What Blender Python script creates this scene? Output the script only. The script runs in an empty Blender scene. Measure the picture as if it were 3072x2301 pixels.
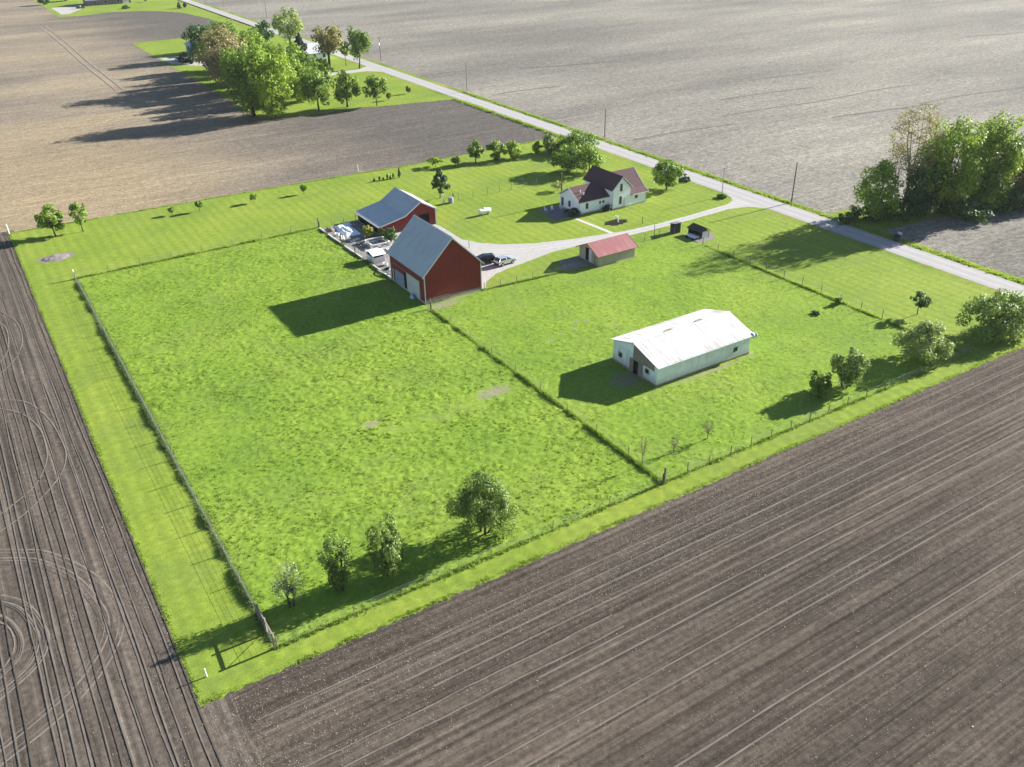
import bpy, bmesh, math, random
import numpy as np
from mathutils import Matrix, Vector

sc = bpy.context.scene
COL = sc.collection
R = math.radians
# ------------------------------------------------------------------ camera (surveyed from the photograph)
FPX, PITCH, ROLL, YAW, CAMH = 2650.0, 0.518341278, -0.0165636259, 0.557481427, 60.0
_f = np.array([math.sin(YAW)*math.cos(PITCH), math.cos(YAW)*math.cos(PITCH), -math.sin(PITCH)])
_r = np.array([math.cos(YAW), -math.sin(YAW), 0.0]); _u = np.cross(_r, _f)
RGT = _r*math.cos(ROLL)+_u*math.sin(ROLL); UPV = -_r*math.sin(ROLL)+_u*math.cos(ROLL)
cam = bpy.data.cameras.new('camera'); cam.sensor_width = 36; cam.lens = FPX/3072*36
cam.clip_start = 0.5; cam.clip_end = 6000
co = bpy.data.objects.new('camera', cam); COL.objects.link(co)
co.matrix_world = Matrix(((RGT[0], UPV[0], -_f[0], 0), (RGT[1], UPV[1], -_f[1], 0), (RGT[2], UPV[2], -_f[2], CAMH), (0, 0, 0, 1)))
sc.camera = co

def survey(x, y):          # place on the ground seen at photo pixel (x, y)
    d = _f+RGT*(x-1536)/FPX-UPV*(y-1150.5)/FPX
    t = -CAMH/d[2]
    return d[0]*t, d[1]*t
def height_at(x, y, X, Y):  # height above (X, Y) seen at photo pixel
    d = _f+RGT*(x-1536)/FPX-UPV*(y-1150.5)/FPX
    t = (d[0]*X+d[1]*Y)/(d[0]**2+d[1]**2)
    return CAMH+d[2]*t
def project(X, Y, Z):
    v = np.array([X, Y, Z-CAMH]); d = v@_f
    return 1536+FPX*(v@RGT)/d, 1150.5-FPX*(v@UPV)/d
def depth(X, Y): return X*_f[0]+Y*_f[1]-CAMH*_f[2]

# ------------------------------------------------------------------ world and sun
SUN_EL, SUN_AZ = R(21), R(91)          # azimuth of the sun measured from +Y towards +X (sun lies out along +X)
w = bpy.data.worlds.new('World'); sc.world = w; w.use_nodes = True
nt = w.node_tree; nt.nodes.clear()
sky = nt.nodes.new('ShaderNodeTexSky'); sky.sky_type = 'NISHITA'; sky.sun_disc = False
sky.sun_elevation = SUN_EL; sky.sun_rotation = SUN_AZ; sky.air_density = 1.0; sky.dust_density = 0.3; sky.ozone_density = 2.0
bg = nt.nodes.new('ShaderNodeBackground'); bg.inputs[1].default_value = 0.05
wo = nt.nodes.new('ShaderNodeOutputWorld'); nt.links.new(sky.outputs[0], bg.inputs[0]); nt.links.new(bg.outputs[0], wo.inputs[0])
sl = bpy.data.lights.new('sun', 'SUN'); sl.energy = 5.0; sl.angle = R(0.5); sl.color = (1.0, 0.965, 0.89)
so = bpy.data.objects.new('sun', sl); COL.objects.link(so); so.location = (200, 100, 150)
sdir = Vector((math.sin(SUN_AZ)*math.cos(SUN_EL), math.cos(SUN_AZ)*math.cos(SUN_EL), math.sin(SUN_EL)))
so.rotation_euler = (-sdir).to_track_quat('-Z', 'Y').to_euler()
sc.view_settings.view_transform = 'Standard'; sc.view_settings.look = 'None'; sc.view_settings.gamma = 1
sc.view_settings.exposure = 1.85

# ------------------------------------------------------------------ material helpers
class NT:
    def __init__(s, name):
        s.m = bpy.data.materials.new(name); s.m.use_nodes = True; s.t = s.m.node_tree; s.t.nodes.clear()
        s.out = s.t.nodes.new('ShaderNodeOutputMaterial'); s.b = s.t.nodes.new('ShaderNodeBsdfPrincipled')
        s.t.links.new(s.b.outputs[0], s.out.inputs[0]); s.b.inputs['Roughness'].default_value = 0.9
        s.b.inputs['Specular IOR Level'].default_value = 0.2
    def n(s, k): return s.t.nodes.new(k)
    def l(s, a, b): s.t.links.new(a, b)
    def setv(s, sock, v):
        if hasattr(v, 'is_linked') or hasattr(v, 'node'): s.l(v, sock)
        else: sock.default_value = v
    def coord(s, scale=(1, 1, 1), rot=0.0, kind='Object'):
        tc = s.n('ShaderNodeTexCoord'); mp = s.n('ShaderNodeMapping'); mp.inputs['Scale'].default_value = scale
        mp.inputs['Rotation'].default_value = (0, 0, rot); s.l(tc.outputs[kind], mp.inputs[0]); return mp.outputs[0]
    def noise(s, vec, scale, detail=3.0, rough=0.55, dist=0.0):
        n = s.n('ShaderNodeTexNoise'); s.l(vec, n.inputs['Vector']); n.inputs['Scale'].default_value = scale
        n.inputs['Detail'].default_value = detail; n.inputs['Roughness'].default_value = rough; n.inputs['Distortion'].default_value = dist
        return n.outputs[0]
    def ramp(s, v, stops):
        r = s.n('ShaderNodeValToRGB'); e = r.color_ramp.elements
        while len(e) < len(stops): e.new(0.5)
        for k, (p, c) in enumerate(stops):
            e[k].position = p; c = (c, c, c) if isinstance(c, (int, float)) else c; e[k].color = (*c, 1)
        s.l(v, r.inputs[0]); return r.outputs[0]
    def mix(s, fac, a, b, mode='MIX'):
        m = s.n('ShaderNodeMix'); m.data_type = 'RGBA'; m.blend_type = mode
        for sock, v in ((m.inputs[0], fac), (m.inputs[6], a), (m.inputs[7], b)):
            if isinstance(v, (tuple, list)): sock.default_value = (*v[:3], 1)
            else: s.setv(sock, v)
        return m.outputs[2]
    def math(s, op, a, b=0.0, clamp=False):
        m = s.n('ShaderNodeMath'); m.operation = op; m.use_clamp = clamp; s.setv(m.inputs[0], a); s.setv(m.inputs[1], b); return m.outputs[0]
    def bump(s, h, strength, distance):
        b = s.n('ShaderNodeBump'); b.inputs['Strength'].default_value = strength; b.inputs['Distance'].default_value = distance
        s.l(h, b.inputs['Height']); s.l(b.outputs[0], s.b.inputs['Normal'])
    def color(s, c): s.setv(s.b.inputs['Base Color'], (*c, 1) if isinstance(c, tuple) else c)
    def sep(s, vec):
        x = s.n('ShaderNodeSeparateXYZ'); s.l(vec, x.inputs[0]); return x.outputs

def plain(name, c, rough=0.8, var=0.12, scale=1.5, metal=0.0, spec=0.3, bump=0.0):
    t = NT(name); v = t.coord()
    n = t.noise(v, scale, 4)
    t.color(t.mix(n, tuple(x*(1-var) for x in c), tuple(min(1, x*(1+var)) for x in c)))
    t.b.inputs['Roughness'].default_value = rough; t.b.inputs['Metallic'].default_value = metal
    t.b.inputs['Specular IOR Level'].default_value = spec
    if bump: t.bump(n, 0.5, bump)
    return t.m

def soil(name, dark, mid, pale, straw, axis='X', streak=0.5, rows=0.0, speck=0.5, xdark=None, broad=(0.006, 0.03), ruts=0.45, mdk=0.45, mds=(0.12, 0.45), grain=0.0, warm=None, stc=0.0, sf=1.1):
    """tilled field: broad moisture bands, long tool streaks along one axis, straw flecks, clods"""
    t = NT(name)
    a = (lambda u, v_: (u, v_, 1)) if axis == 'X' else (lambda u, v_: (v_, u, 1))
    big = t.noise(t.coord(a(*broad)), 1.0, 3, 0.6)
    c = t.ramp(big, [(0.36, dark), (0.52, mid), (0.66, pale)])
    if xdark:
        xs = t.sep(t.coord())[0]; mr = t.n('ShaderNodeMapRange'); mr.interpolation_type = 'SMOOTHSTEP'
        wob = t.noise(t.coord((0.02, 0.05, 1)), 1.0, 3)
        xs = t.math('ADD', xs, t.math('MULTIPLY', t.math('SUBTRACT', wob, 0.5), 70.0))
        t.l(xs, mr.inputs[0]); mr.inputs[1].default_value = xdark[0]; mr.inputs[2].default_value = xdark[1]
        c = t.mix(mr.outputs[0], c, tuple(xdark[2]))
    if warm:
        ys = t.sep(t.coord())[1]; wob = t.noise(t.coord((0.012, 0.03, 1)), 1.0, 3)
        ys = t.math('ADD', ys, t.math('MULTIPLY', t.math('SUBTRACT', wob, 0.5), 90.0)); mr = t.n('ShaderNodeMapRange'); mr.interpolation_type = 'SMOOTHSTEP'
        t.l(ys, mr.inputs[0]); mr.inputs[1].default_value = warm[0]; mr.inputs[2].default_value = warm[1]
        xs = t.sep(t.coord())[0]; m2 = t.n('ShaderNodeMapRange'); m2.interpolation_type = 'SMOOTHSTEP'; t.l(xs, m2.inputs[0]); m2.inputs[1].default_value = 70; m2.inputs[2].default_value = 25
        c = t.mix(t.math('MULTIPLY', t.math('MULTIPLY', t.math('SUBTRACT', 1.0, mr.outputs[0]), m2.outputs[0]), 0.7), c, tuple(warm[2]))
    st = t.noise(t.coord(a(0.012, sf)), 1.0, 4, 0.65)
    c = t.mix(streak, c, t.ramp(st, [(0.3, 0.25-stc), (0.52, 0.5), (0.72, 0.85+stc*.6)]), 'OVERLAY')
    rut = t.noise(t.coord(a(0.004, 1.7)), 1.0, 2, 0.5)
    rl = t.ramp(rut, [(0.625, 0.0), (0.65, 1.0), (0.69, 1.0), (0.715, 0.0)])
    c = t.mix(t.math('MULTIPLY', rl, ruts), c, straw)
    h = st
    if rows:
        v = t.coord(); xyz = t.sep(v); cc = xyz[1] if axis == 'X' else xyz[0]
        wob = t.noise(t.coord(a(0.03, 0.25)), 1.0, 2)
        ph = t.math('ADD', t.math('MULTIPLY', cc, 2*math.pi/0.95), t.math('MULTIPLY', wob, 5.0))
        s_ = t.math('MULTIPLY_ADD', t.math('SINE', ph), 0.5); s_.node.inputs[2].default_value = 0.5
        amp = t.noise(t.coord(a(0.02, 0.5)), 1.0, 3)
        s2 = t.math('MULTIPLY', s_, t.ramp(amp, [(0.35, 0.25), (0.65, 1.0)]))
        c = t.mix(t.math('MULTIPLY', s2, rows), c, tuple(x*0.6 for x in dark))
        h = t.math('SUBTRACT', st, t.math('MULTIPLY', s2, 0.8))
    cl = t.noise(t.coord(), 1.6, 6, 0.75)
    md = t.noise(t.coord(a(*mds)), 1.0, 6, 0.7)
    if grain:
        gr = t.noise(t.coord(a(0.6, 0.9)), 1.0, 4, 0.8); c = t.mix(grain, c, t.ramp(gr, [(0.3, 0.1), (0.5, 0.5), (0.7, 0.9)]), 'OVERLAY')
    c = t.mix(mdk, c, t.ramp(md, [(0.3, 0.2), (0.5, 0.5), (0.7, 0.8)]), 'OVERLAY')
    c = t.mix(0.6, c, t.ramp(cl, [(0.3, 0.12), (0.5, 0.5), (0.7, 0.88)]), 'OVERLAY')
    fl = t.noise(t.coord(), 5.5, 3, 0.7); dens = t.noise(t.coord(a(0.05, 0.16)), 1.0, 3)
    m = t.ramp(t.math('MULTIPLY_ADD', dens, 0.25), [(0.0, 0.0), (1.0, 1.0)])
    thr = t.math('ADD', fl, t.math('MULTIPLY', t.math('SUBTRACT', dens, 0.5), 0.35))
    c = t.mix(t.math('MULTIPLY', t.ramp(thr, [(0.66, 0.0), (0.72, 1.0)]), speck), c, straw)
    t.color(c); t.b.inputs['Roughness'].default_value = 1.0; t.b.inputs['Specular IOR Level'].default_value = 0.05
    t.bump(t.math('ADD', t.math('MULTIPLY', cl, 0.5), h), 0.45, 0.11)
    return t.m

def grass_mat(name, deep, mid, light, stripe=0.0, bumpd=0.10, fine=3.0, patch=0.35):
    t = NT(name)
    n1 = t.noise(t.coord(), 0.07, 4, 0.6); n2 = t.noise(t.coord((0.7, 1, 1)), fine*0.45, 4, 0.65); n3 = t.noise(t.coord(), fine*2.4, 3, 0.7)
    c = t.ramp(n1, [(0.34, deep), (0.5, mid), (0.68, light)])
    c = t.mix(0.36, c, t.ramp(n2, [(0.3, 0.2), (0.5, 0.5), (0.7, 0.8)]), 'OVERLAY')
    c = t.mix(0.4, c, t.ramp(n3, [(0.3, 0.25), (0.5, 0.5), (0.7, 0.78)]), 'OVERLAY')
    if stripe:
        y = t.sep(t.coord())[0]; wob = t.noise(t.coord((0.3, 0.02, 1)), 1.0, 2)
        s_ = t.math('SINE', t.math('ADD', t.math('MULTIPLY', y, 2*math.pi/1.9), t.math('MULTIPLY', wob, 3.0)))
        s_ = t.math('MULTIPLY_ADD', s_, 0.5); s_.node.inputs[2].default_value = 0.5
        c = t.mix(t.math('MULTIPLY', s_, stripe), c, tuple(x*0.72 for x in deep))
    n4 = t.noise(t.coord((0.8, 1, 1)), 0.11, 5, 0.65, 1.0)
    c = t.mix(t.math('MULTIPLY', t.ramp(n4, [(0.48, 0.0), (0.66, 1.0)]), patch), c, (0.125, 0.165, 0.05))
    at = t.n('ShaderNodeAttribute'); at.attribute_name = 'bare'
    earth = t.mix(n3, (0.15, 0.13, 0.085), (0.30, 0.27, 0.20))
    bf = t.ramp(t.math('ADD', at.outputs['Fac'], t.math('MULTIPLY', t.math('SUBTRACT', n2, 0.5), 0.9)), [(0.45, 0.0), (0.75, 1.0)])
    c = t.mix(t.math('MULTIPLY', bf, 0.8), c, earth)
    t.color(c); t.b.inputs['Roughness'].default_value = 0.85; t.b.inputs['Specular IOR Level'].default_value = 0.03
    t.bump(t.math('ADD', n2, t.math('MULTIPLY', n3, 0.6)), 0.8, bumpd)
    return t.m

def leaf_mat(name, dark, light, trans=0.35):
    if 'grass' not in name: trans *= 0.75
    t = NT(name); geo = t.n('ShaderNodeNewGeometry'); oi = t.n('ShaderNodeObjectInfo')
    n = t.noise(t.coord(), 0.55, 3)
    f = t.math('ADD', t.math('MULTIPLY', geo.outputs['Random Per Island'], 0.55), t.math('MULTIPLY', n, 0.6))
    f = t.math('ADD', f, t.math('MULTIPLY', t.math('SUBTRACT', oi.outputs['Random'], 0.5), 0.25))
    c = t.ramp(f, [(0.25, dark), (0.85, light)])
    t.color(c); t.b.inputs['Roughness'].default_value = 0.6; t.b.inputs['Specular IOR Level'].default_value = 0.25
    tr = t.n('ShaderNodeBsdfTranslucent'); t.l(t.mix(0.5, c, (light[0]*1.3, light[1]*1.3, light[2]*0.8)), tr.inputs[0])
    ms = t.n('ShaderNodeMixShader'); ms.inputs[0].default_value = trans
    t.l(t.b.outputs[0], ms.inputs[1]); t.l(tr.outputs[0], ms.inputs[2]); t.l(ms.outputs[0], t.out.inputs[0])
    return t.m

def ribbed(name, c, axis=0, pitch=0.4, rust=None, rough=0.45, spec=0.4, depthv=0.03, rustamt=0.5, dirt=0.0):
    """profiled metal or boards: ribs every `pitch` metres along one object axis"""
    t = NT(name); xyz = t.sep(t.coord()); p = xyz[axis]
    fr = t.math('FRACT', t.math('DIVIDE', p, pitch))
    rib = t.ramp(fr, [(0.0, 1.0), (0.10, 0.0), (0.9, 0.0), (1.0, 1.0)])
    n = t.noise(t.coord(), 0.8, 4); cc = t.mix(n, tuple(x*0.88 for x in c), tuple(min(1, x*1.1) for x in c))
    cc = t.mix(t.math('MULTIPLY', rib, 0.35), cc, tuple(x*0.6 for x in c))
    if dirt:
        zz_ = t.math('ADD', xyz[2], t.math('MULTIPLY', t.math('SUBTRACT', t.noise(t.coord(), 1.3, 4), 0.5), 1.6)); dm = t.ramp(t.math('MULTIPLY', zz_, 0.5), [(0.1, 1.0), (0.75, 0.0)])
        cc = t.mix(t.math('MULTIPLY', dm, dirt), cc, (0.12, 0.095, 0.075))
    if rust:
        sc_ = [0.22, 0.22, 0.22]; sc_[axis] = 4.0
        rn = t.noise(t.coord(tuple(sc_)), 1.0, 4, 0.6); rm = t.noise(t.coord(), 0.25, 2)
        f = t.ramp(t.math('ADD', rn, t.math('MULTIPLY', t.math('SUBTRACT', rm, 0.5), 0.6)), [(0.50, 0.0), (0.66, 1.0)])
        cc = t.mix(t.math('MULTIPLY', f, rustamt), cc, rust)
    t.color(cc); t.b.inputs['Roughness'].default_value = rough; t.b.inputs['Specular IOR Level'].default_value = spec
    t.bump(rib, 0.6, depthv); return t.m

# ------------------------------------------------------------------ mesh helpers
def tag(o, label=None, cat=None, group=None, kind=None):
    if label: o['label'] = label
    if cat: o['category'] = cat
    if group: o['group'] = group
    if kind: o['kind'] = kind
    return o
def empty(name, loc, rz=0.0, label=None, cat=None, group=None):
    o = bpy.data.objects.new(name, None); COL.objects.link(o); o.location = loc; o.rotation_euler = (0, 0, rz); o.empty_display_size = 0.3
    return tag(o, label, cat, group)
def link(me, name, mat, parent=None):
    o = bpy.data.objects.new(name, me); COL.objects.link(o)
    if mat is not None:
        for m in (mat if isinstance(mat, (list, tuple)) else [mat]): me.materials.append(m)
    if parent is not None: o.parent = parent
    return o
def np_mesh(name, V, F, mat, parent=None, smooth=False):
    V = np.asarray(V, np.float32); F = np.asarray(F, np.int32); k = F.shape[1]
    me = bpy.data.meshes.new(name); me.vertices.add(len(V)); me.vertices.foreach_set('co', V.ravel())
    me.loops.add(F.size); me.loops.foreach_set('vertex_index', F.ravel())
    me.polygons.add(len(F)); me.polygons.foreach_set('loop_start', np.arange(0, F.size, k, dtype=np.int32))
    try: me.polygons.foreach_set('loop_total', np.full(len(F), k, np.int32))
    except Exception: pass
    if smooth: me.polygons.foreach_set('use_smooth', np.ones(len(F), bool))
    me.update(calc_edges=True); me.validate()
    return link(me, name, mat, parent)

class MB:
    def __init__(s): s.v = []; s.f = []; s.mi = []
    def add(s, vs, fs, mi=0):
        b = len(s.v); s.v += [tuple(map(float, p)) for p in vs]; s.f += [tuple(i+b for i in f) for f in fs]; s.mi += [mi]*len(fs); return s
    def box(s, x0, x1, y0, y1, z0, z1, mi=0):
        return s.add([(x0, y0, z0), (x1, y0, z0), (x1, y1, z0), (x0, y1, z0), (x0, y0, z1), (x1, y0, z1), (x1, y1, z1), (x0, y1, z1)],
                     [(0, 3, 2, 1), (4, 5, 6, 7), (0, 1, 5, 4), (1, 2, 6, 5), (2, 3, 7, 6), (3, 0, 4, 7)], mi)
    def bar(s, a, b, w=0.1, h=None, mi=0):
        h = h or w; a = Vector(a); b = Vector(b); d = (b-a).normalized()
        up = Vector((0, 0, 1)) if abs(d.z) < 0.95 else Vector((1, 0, 0)); x = d.cross(up).normalized(); y = x.cross(d)
        vs = [p+x*sx*w/2+y*sy*h/2 for p in (a, b) for sx, sy in ((-1, -1), (1, -1), (1, 1), (-1, 1))]
        return s.add(vs, [(0, 1, 2, 3), (7, 6, 5, 4), (0, 4, 5, 1), (1, 5, 6, 2), (2, 6, 7, 3), (3, 7, 4, 0)], mi)
    def tube(s, pts, rad, n=6, mi=0, cap=True):
        pts = [Vector(p) for p in pts]; b = len(s.v); vs = []; fs = []
        for i, p in enumerate(pts):
            d = (pts[min(i+1, len(pts)-1)]-pts[max(i-1, 0)]).normalized()
            up = Vector((0, 0, 1)) if abs(d.z) < 0.9 else Vector((1, 0, 0)); x = d.cross(up).normalized(); y = x.cross(d)
            r = rad[i] if isinstance(rad, (list, tuple)) else rad
            vs += [p+(x*math.cos(2*math.pi*k/n)+y*math.sin(2*math.pi*k/n))*r for k in range(n)]
        for i in range(len(pts)-1):
            for k in range(n): fs.append((i*n+k, i*n+(k+1) % n, (i+1)*n+(k+1) % n, (i+1)*n+k))
        if cap: fs.append(tuple(range(n-1, -1, -1))); fs.append(tuple((len(pts)-1)*n+k for k in range(n)))
        return s.add(vs, fs, mi)
    def lathe(s, prof, n=16, c=(0, 0, 0), mi=0):
        vs = []; fs = []
        for r, z in prof: vs += [(c[0]+r*math.cos(2*math.pi*k/n), c[1]+r*math.sin(2*math.pi*k/n), c[2]+z) for k in range(n)]
        for i in range(len(prof)-1):
            for k in range(n): fs.append((i*n+k, i*n+(k+1) % n, (i+1)*n+(k+1) % n, (i+1)*n+k))
        fs.append(tuple(range(n-1, -1, -1))); fs.append(tuple((len(prof)-1)*n+k for k in range(n)))
        return s.add(vs, fs, mi)
    def prism(s, poly, axis, a0, a1, mi=0):
        """poly in the plane across `axis` ('X': (y,z); 'Y': (x,z)), extruded from a0 to a1"""
        n = len(poly); mk = (lambda p, a: (a, p[0], p[1])) if axis == 'X' else ((lambda p, a: (p[0], a, p[1])) if axis == 'Y' else (lambda p, a: (p[0], p[1], a)))
        vs = [mk(p, a0) for p in poly]+[mk(p, a1) for p in poly]
        fs = [tuple(range(n)), tuple(range(2*n-1, n-1, -1))]+[(i, i+n, (i+1) % n+n, (i+1) % n) for i in range(n)]
        return s.add(vs, fs, mi)
    def slab(s, p0, p1, p2, p3, t, mi=0):
        """a sheet p0..p3 (upper face) given thickness t below it"""
        P = [Vector(p) for p in (p0, p1, p2, p3)]; nrm = (P[1]-P[0]).cross(P[3]-P[0]).normalized()
        if nrm.z < 0: nrm = -nrm
        vs = P+[p-nrm*t for p in P]
        return s.add(vs, [(0, 1, 2, 3), (7, 6, 5, 4), (0, 4, 5, 1), (1, 5, 6, 2), (2, 6, 7, 3), (3, 7, 4, 0)], mi)
    def build(s, name, mat, parent=None, smooth=False, off=None):
        me = bpy.data.meshes.new(name)
        V = s.v if off is None else [(x-off[0], y-off[1], z-off[2]) for x, y, z in s.v]
        me.from_pydata(V, [], s.f)
        me.polygons.foreach_set('material_index', s.mi)
        bm = bmesh.new(); bm.from_mesh(me); bmesh.ops.recalc_face_normals(bm, faces=bm.faces)
        if smooth:
            for f in bm.faces: f.smooth = True
        bm.to_mesh(me); bm.free()
        return link(me, name, mat, parent)

rng = np.random.default_rng(7)
def vnoise(x, y, seed):
    g = np.random.default_rng(seed).random((257, 257)); xi = np.floor(x).astype(int); yi = np.floor(y).astype(int)
    fx = x-xi; fy = y-yi; fx = fx*fx*(3-2*fx); fy = fy*fy*(3-2*fy)
    a = g[xi % 256, yi % 256]; b = g[(xi+1) % 256, yi % 256]; c = g[xi % 256, (yi+1) % 256]; d = g[(xi+1) % 256, (yi+1) % 256]
    return (a*(1-fx)+b*fx)*(1-fy)+(c*(1-fx)+d*fx)*fy
def inside(px, py, poly):
    r = np.zeros(px.shape, bool); n = len(poly)
    for i in range(n):
        x0, y0 = poly[i]; x1, y1 = poly[(i+1) % n]
        if y0 == y1: continue
        r ^= ((y0 > py) != (y1 > py)) & (px < (x1-x0)*(py-y0)/(y1-y0)+x0)
    return r
def seg_dist(px, py, poly, closed=True):
    d = np.full(px.shape, 1e9); n = len(poly)
    for i in range(n if closed else n-1):
        x0, y0 = poly[i]; x1, y1 = poly[(i+1) % n]; L = (x1-x0)**2+(y1-y0)**2
        t = np.clip(((px-x0)*(x1-x0)+(py-y0)*(y1-y0))/max(L, 1e-9), 0, 1)
        d = np.minimum(d, np.hypot(px-x0-t*(x1-x0), py-y0-t*(y1-y0)))
    return d
def ragged(poly, step=0.5, amp=0.25, seed=1):
    out = []; n = len(poly); rr = np.random.default_rng(seed); s = 0.0
    for i in range(n):
        (x0, y0), (x1, y1) = poly[i], poly[(i+1) % n]; L = math.hypot(x1-x0, y1-y0); k = max(1, int(L/step))
        nx, ny = -(y1-y0)/L, (x1-x0)/L
        for j in range(k):
            t = j/k; a = amp*(0.55*(rr.random()-0.5)+0.35*(float(vnoise(np.array([s*0.35]), np.array([seed*3.7]), 5)[0])-0.5))*2
            if j == 0: a = 0
            out.append((x0+(x1-x0)*t+nx*a, y0+(y1-y0)*t+ny*a)); s += step
    return out
def sheet(name, poly, z, mat, kind='structure', rag=None, seed=1, label=None, cat=None):
    if rag: poly = ragged(poly, rag[0], rag[1], seed)
    bm = bmesh.new(); vs = [bm.verts.new((x, y, z)) for x, y in poly]; f = bm.faces.new(vs)
    bmesh.ops.recalc_face_normals(bm, faces=bm.faces)
    if f.normal.z < 0: bmesh.ops.reverse_faces(bm, faces=bm.faces)
    bmesh.ops.triangulate(bm, faces=bm.faces)
    me = bpy.data.meshes.new(name); bm.to_mesh(me); bm.free()
    return tag(link(me, name, mat), label, cat, kind=kind)
def smooth_curve(pts, n=8):
    out = []; P = [np.array(p, float) for p in pts]
    for i in range(len(P)-1):
        p0, p1, p2, p3 = P[max(i-1, 0)], P[i], P[i+1], P[min(i+2, len(P)-1)]
        for k in range(n):
            t = k/n; out.append(tuple(0.5*((2*p1)+(p2-p0)*t+(2*p0-5*p1+4*p2-p3)*t*t+(3*p1-p0-3*p2+p3)*t**3)))
    out.append(tuple(P[-1])); return out

# ------------------------------------------------------------------ materials
M = {}
M['east'] = soil('east_field_soil', (0.135, 0.125, 0.110), (0.185, 0.171, 0.147), (0.23, 0.212, 0.176), (0.38, 0.37, 0.33), 'X', 0.25, 0, 0.4, broad=(0.007, 0.022), ruts=0.15, mdk=0.28, mds=(0.2, 0.35), grain=0.55)
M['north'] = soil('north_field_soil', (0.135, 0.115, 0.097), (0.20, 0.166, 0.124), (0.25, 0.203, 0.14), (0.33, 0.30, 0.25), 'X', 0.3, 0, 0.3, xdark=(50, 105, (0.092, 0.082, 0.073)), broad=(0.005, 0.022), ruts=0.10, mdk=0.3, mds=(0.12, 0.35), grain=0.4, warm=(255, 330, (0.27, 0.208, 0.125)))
M['south'] = soil('south_field_soil', (0.060, 0.050, 0.041), (0.082, 0.066, 0.053), (0.106, 0.085, 0.067), (0.28, 0.235, 0.185), 'X', 0.75, 0.3, 0.75, broad=(0.012, 0.075), ruts=0.12, stc=0.12, sf=2.3)
M['west'] = soil('west_field_soil', (0.080, 0.066, 0.055), (0.102, 0.084, 0.069), (0.126, 0.103, 0.083), (0.31, 0.27, 0.225), 'Y', 0.5, 0.45, 0.55, broad=(0.02, 0.12), ruts=0.2)
M['lawn'] = grass_mat('mown_grass', (0.148, 0.214, 0.031), (0.180, 0.242, 0.035), (0.210, 0.260, 0.042), 0.32, 0.05, 3.0)
M['pasture'] = grass_mat('pasture_grass', (0.130, 0.210, 0.028), (0.156, 0.235, 0.031), (0.185, 0.256, 0.038), 0.0, 0.06, 3.8, 0.35)
M['verge'] = grass_mat('verge_grass', (0.10, 0.17, 0.02), (0.16, 0.21, 0.03), (0.22, 0.23, 0.05), 0.0, 0.12, 2.5)
M['blade'] = leaf_mat('grass_blades', (0.15, 0.24, 0.032), (0.26, 0.35, 0.055), 0.45)
M['tallgrass'] = leaf_mat('tall_fence_grass', (0.085, 0.14, 0.04), (0.19, 0.25, 0.09), 0.3)
M['road'] = plain('chip_seal_road', (0.30, 0.285, 0.285), 0.95, 0.10, 0.6, spec=0.1)
M['gravel'] = plain('pale_gravel', (0.34, 0.325, 0.31), 1.0, 0.2, 1.2, spec=0.05)
M['yard'] = plain('barnyard_dirt', (0.19, 0.175, 0.165), 1.0, 0.4, 1.4, spec=0.05, bump=0.1)
M['concrete'] = plain('concrete', (0.42, 0.40, 0.36), 0.95, 0.15, 2.0, spec=0.1)
M['track'] = plain('packed_soil', (0.14, 0.121, 0.103), 1.0, 0.55, 0.35, spec=0.05)
M['ring'] = plain('pressed_pale_soil', (0.175, 0.150, 0.126), 1.0, 0.5, 0.5, spec=0.05)
M['furrow'] = plain('dark_furrow_soil', (0.135, 0.128, 0.118), 1.0, 0.5, 0.25, spec=0.05)
M['northpass'] = plain('paler_pass_soil', (0.235, 0.20, 0.155), 1.0, 0.45, 0.15, spec=0.05)
M['roadwear'] = plain('worn_chip_seal', (0.335, 0.32, 0.32), 0.95, 0.12, 0.4, spec=0.1)
M['gravelwear'] = plain('worn_gravel', (0.385, 0.37, 0.355), 1.0, 0.15, 0.8, spec=0.05)
M['trackdark'] = plain('loose_dark_soil', (0.086, 0.071, 0.058), 1.0, 0.25, 1.5, spec=0.05)
M['redN'] = ribbed('red_board_siding_across', (0.21, 0.030, 0.026), 0, 0.3, (0.13, 0.03, 0.024), 0.75, 0.2, 0.012, 0.6, dirt=0.55)
M['redW'] = ribbed('red_board_siding_along', (0.21, 0.030, 0.026), 1, 0.3, (0.13, 0.03, 0.024), 0.75, 0.2, 0.012, 0.6, dirt=0.55)
M['bluegrey'] = ribbed('grey_metal_roofing', (0.42, 0.445, 0.475), 1, 0.6, (0.30, 0.32, 0.345), 0.5, 0.4, 0.02)
M['wroof'] = ribbed('white_rusted_metal_roofing', (0.52, 0.52, 0.52), 0, 0.7, (0.25, 0.20, 0.16), 0.6, 0.25, 0.02, 0.75)
M['wwall'] = ribbed('white_metal_siding_along', (0.74, 0.78, 0.81), 0, 0.35, (0.42, 0.43, 0.40), 0.6, 0.3, 0.012, 0.45, dirt=0.4)
M['wwallY'] = ribbed('white_metal_siding_across', (0.70, 0.74, 0.77), 1, 0.35, (0.34, 0.32, 0.28), 0.6, 0.3, 0.012, 0.6, dirt=0.5)
M['weather'] = plain('weathered_boards', (0.24, 0.20, 0.16), 0.95, 0.5, 3.0, spec=0.1)
M['house'] = ribbed('white_clapboard', (0.86, 0.87, 0.90), 2, 0.18, None, 0.6, 0.3, 0.012)
M['shingle'] = plain('dark_red_brown_shingles', (0.085, 0.048, 0.054), 0.9, 0.28, 2.2, spec=0.25, bump=0.02)
M['trim'] = plain('white_trim', (0.58, 0.56, 0.55), 0.6, 0.06, 1.0, spec=0.3)
M['glass'] = plain('dark_window_glass', (0.025, 0.03, 0.035), 0.08, 0.1, 1.0, spec=0.6)
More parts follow.
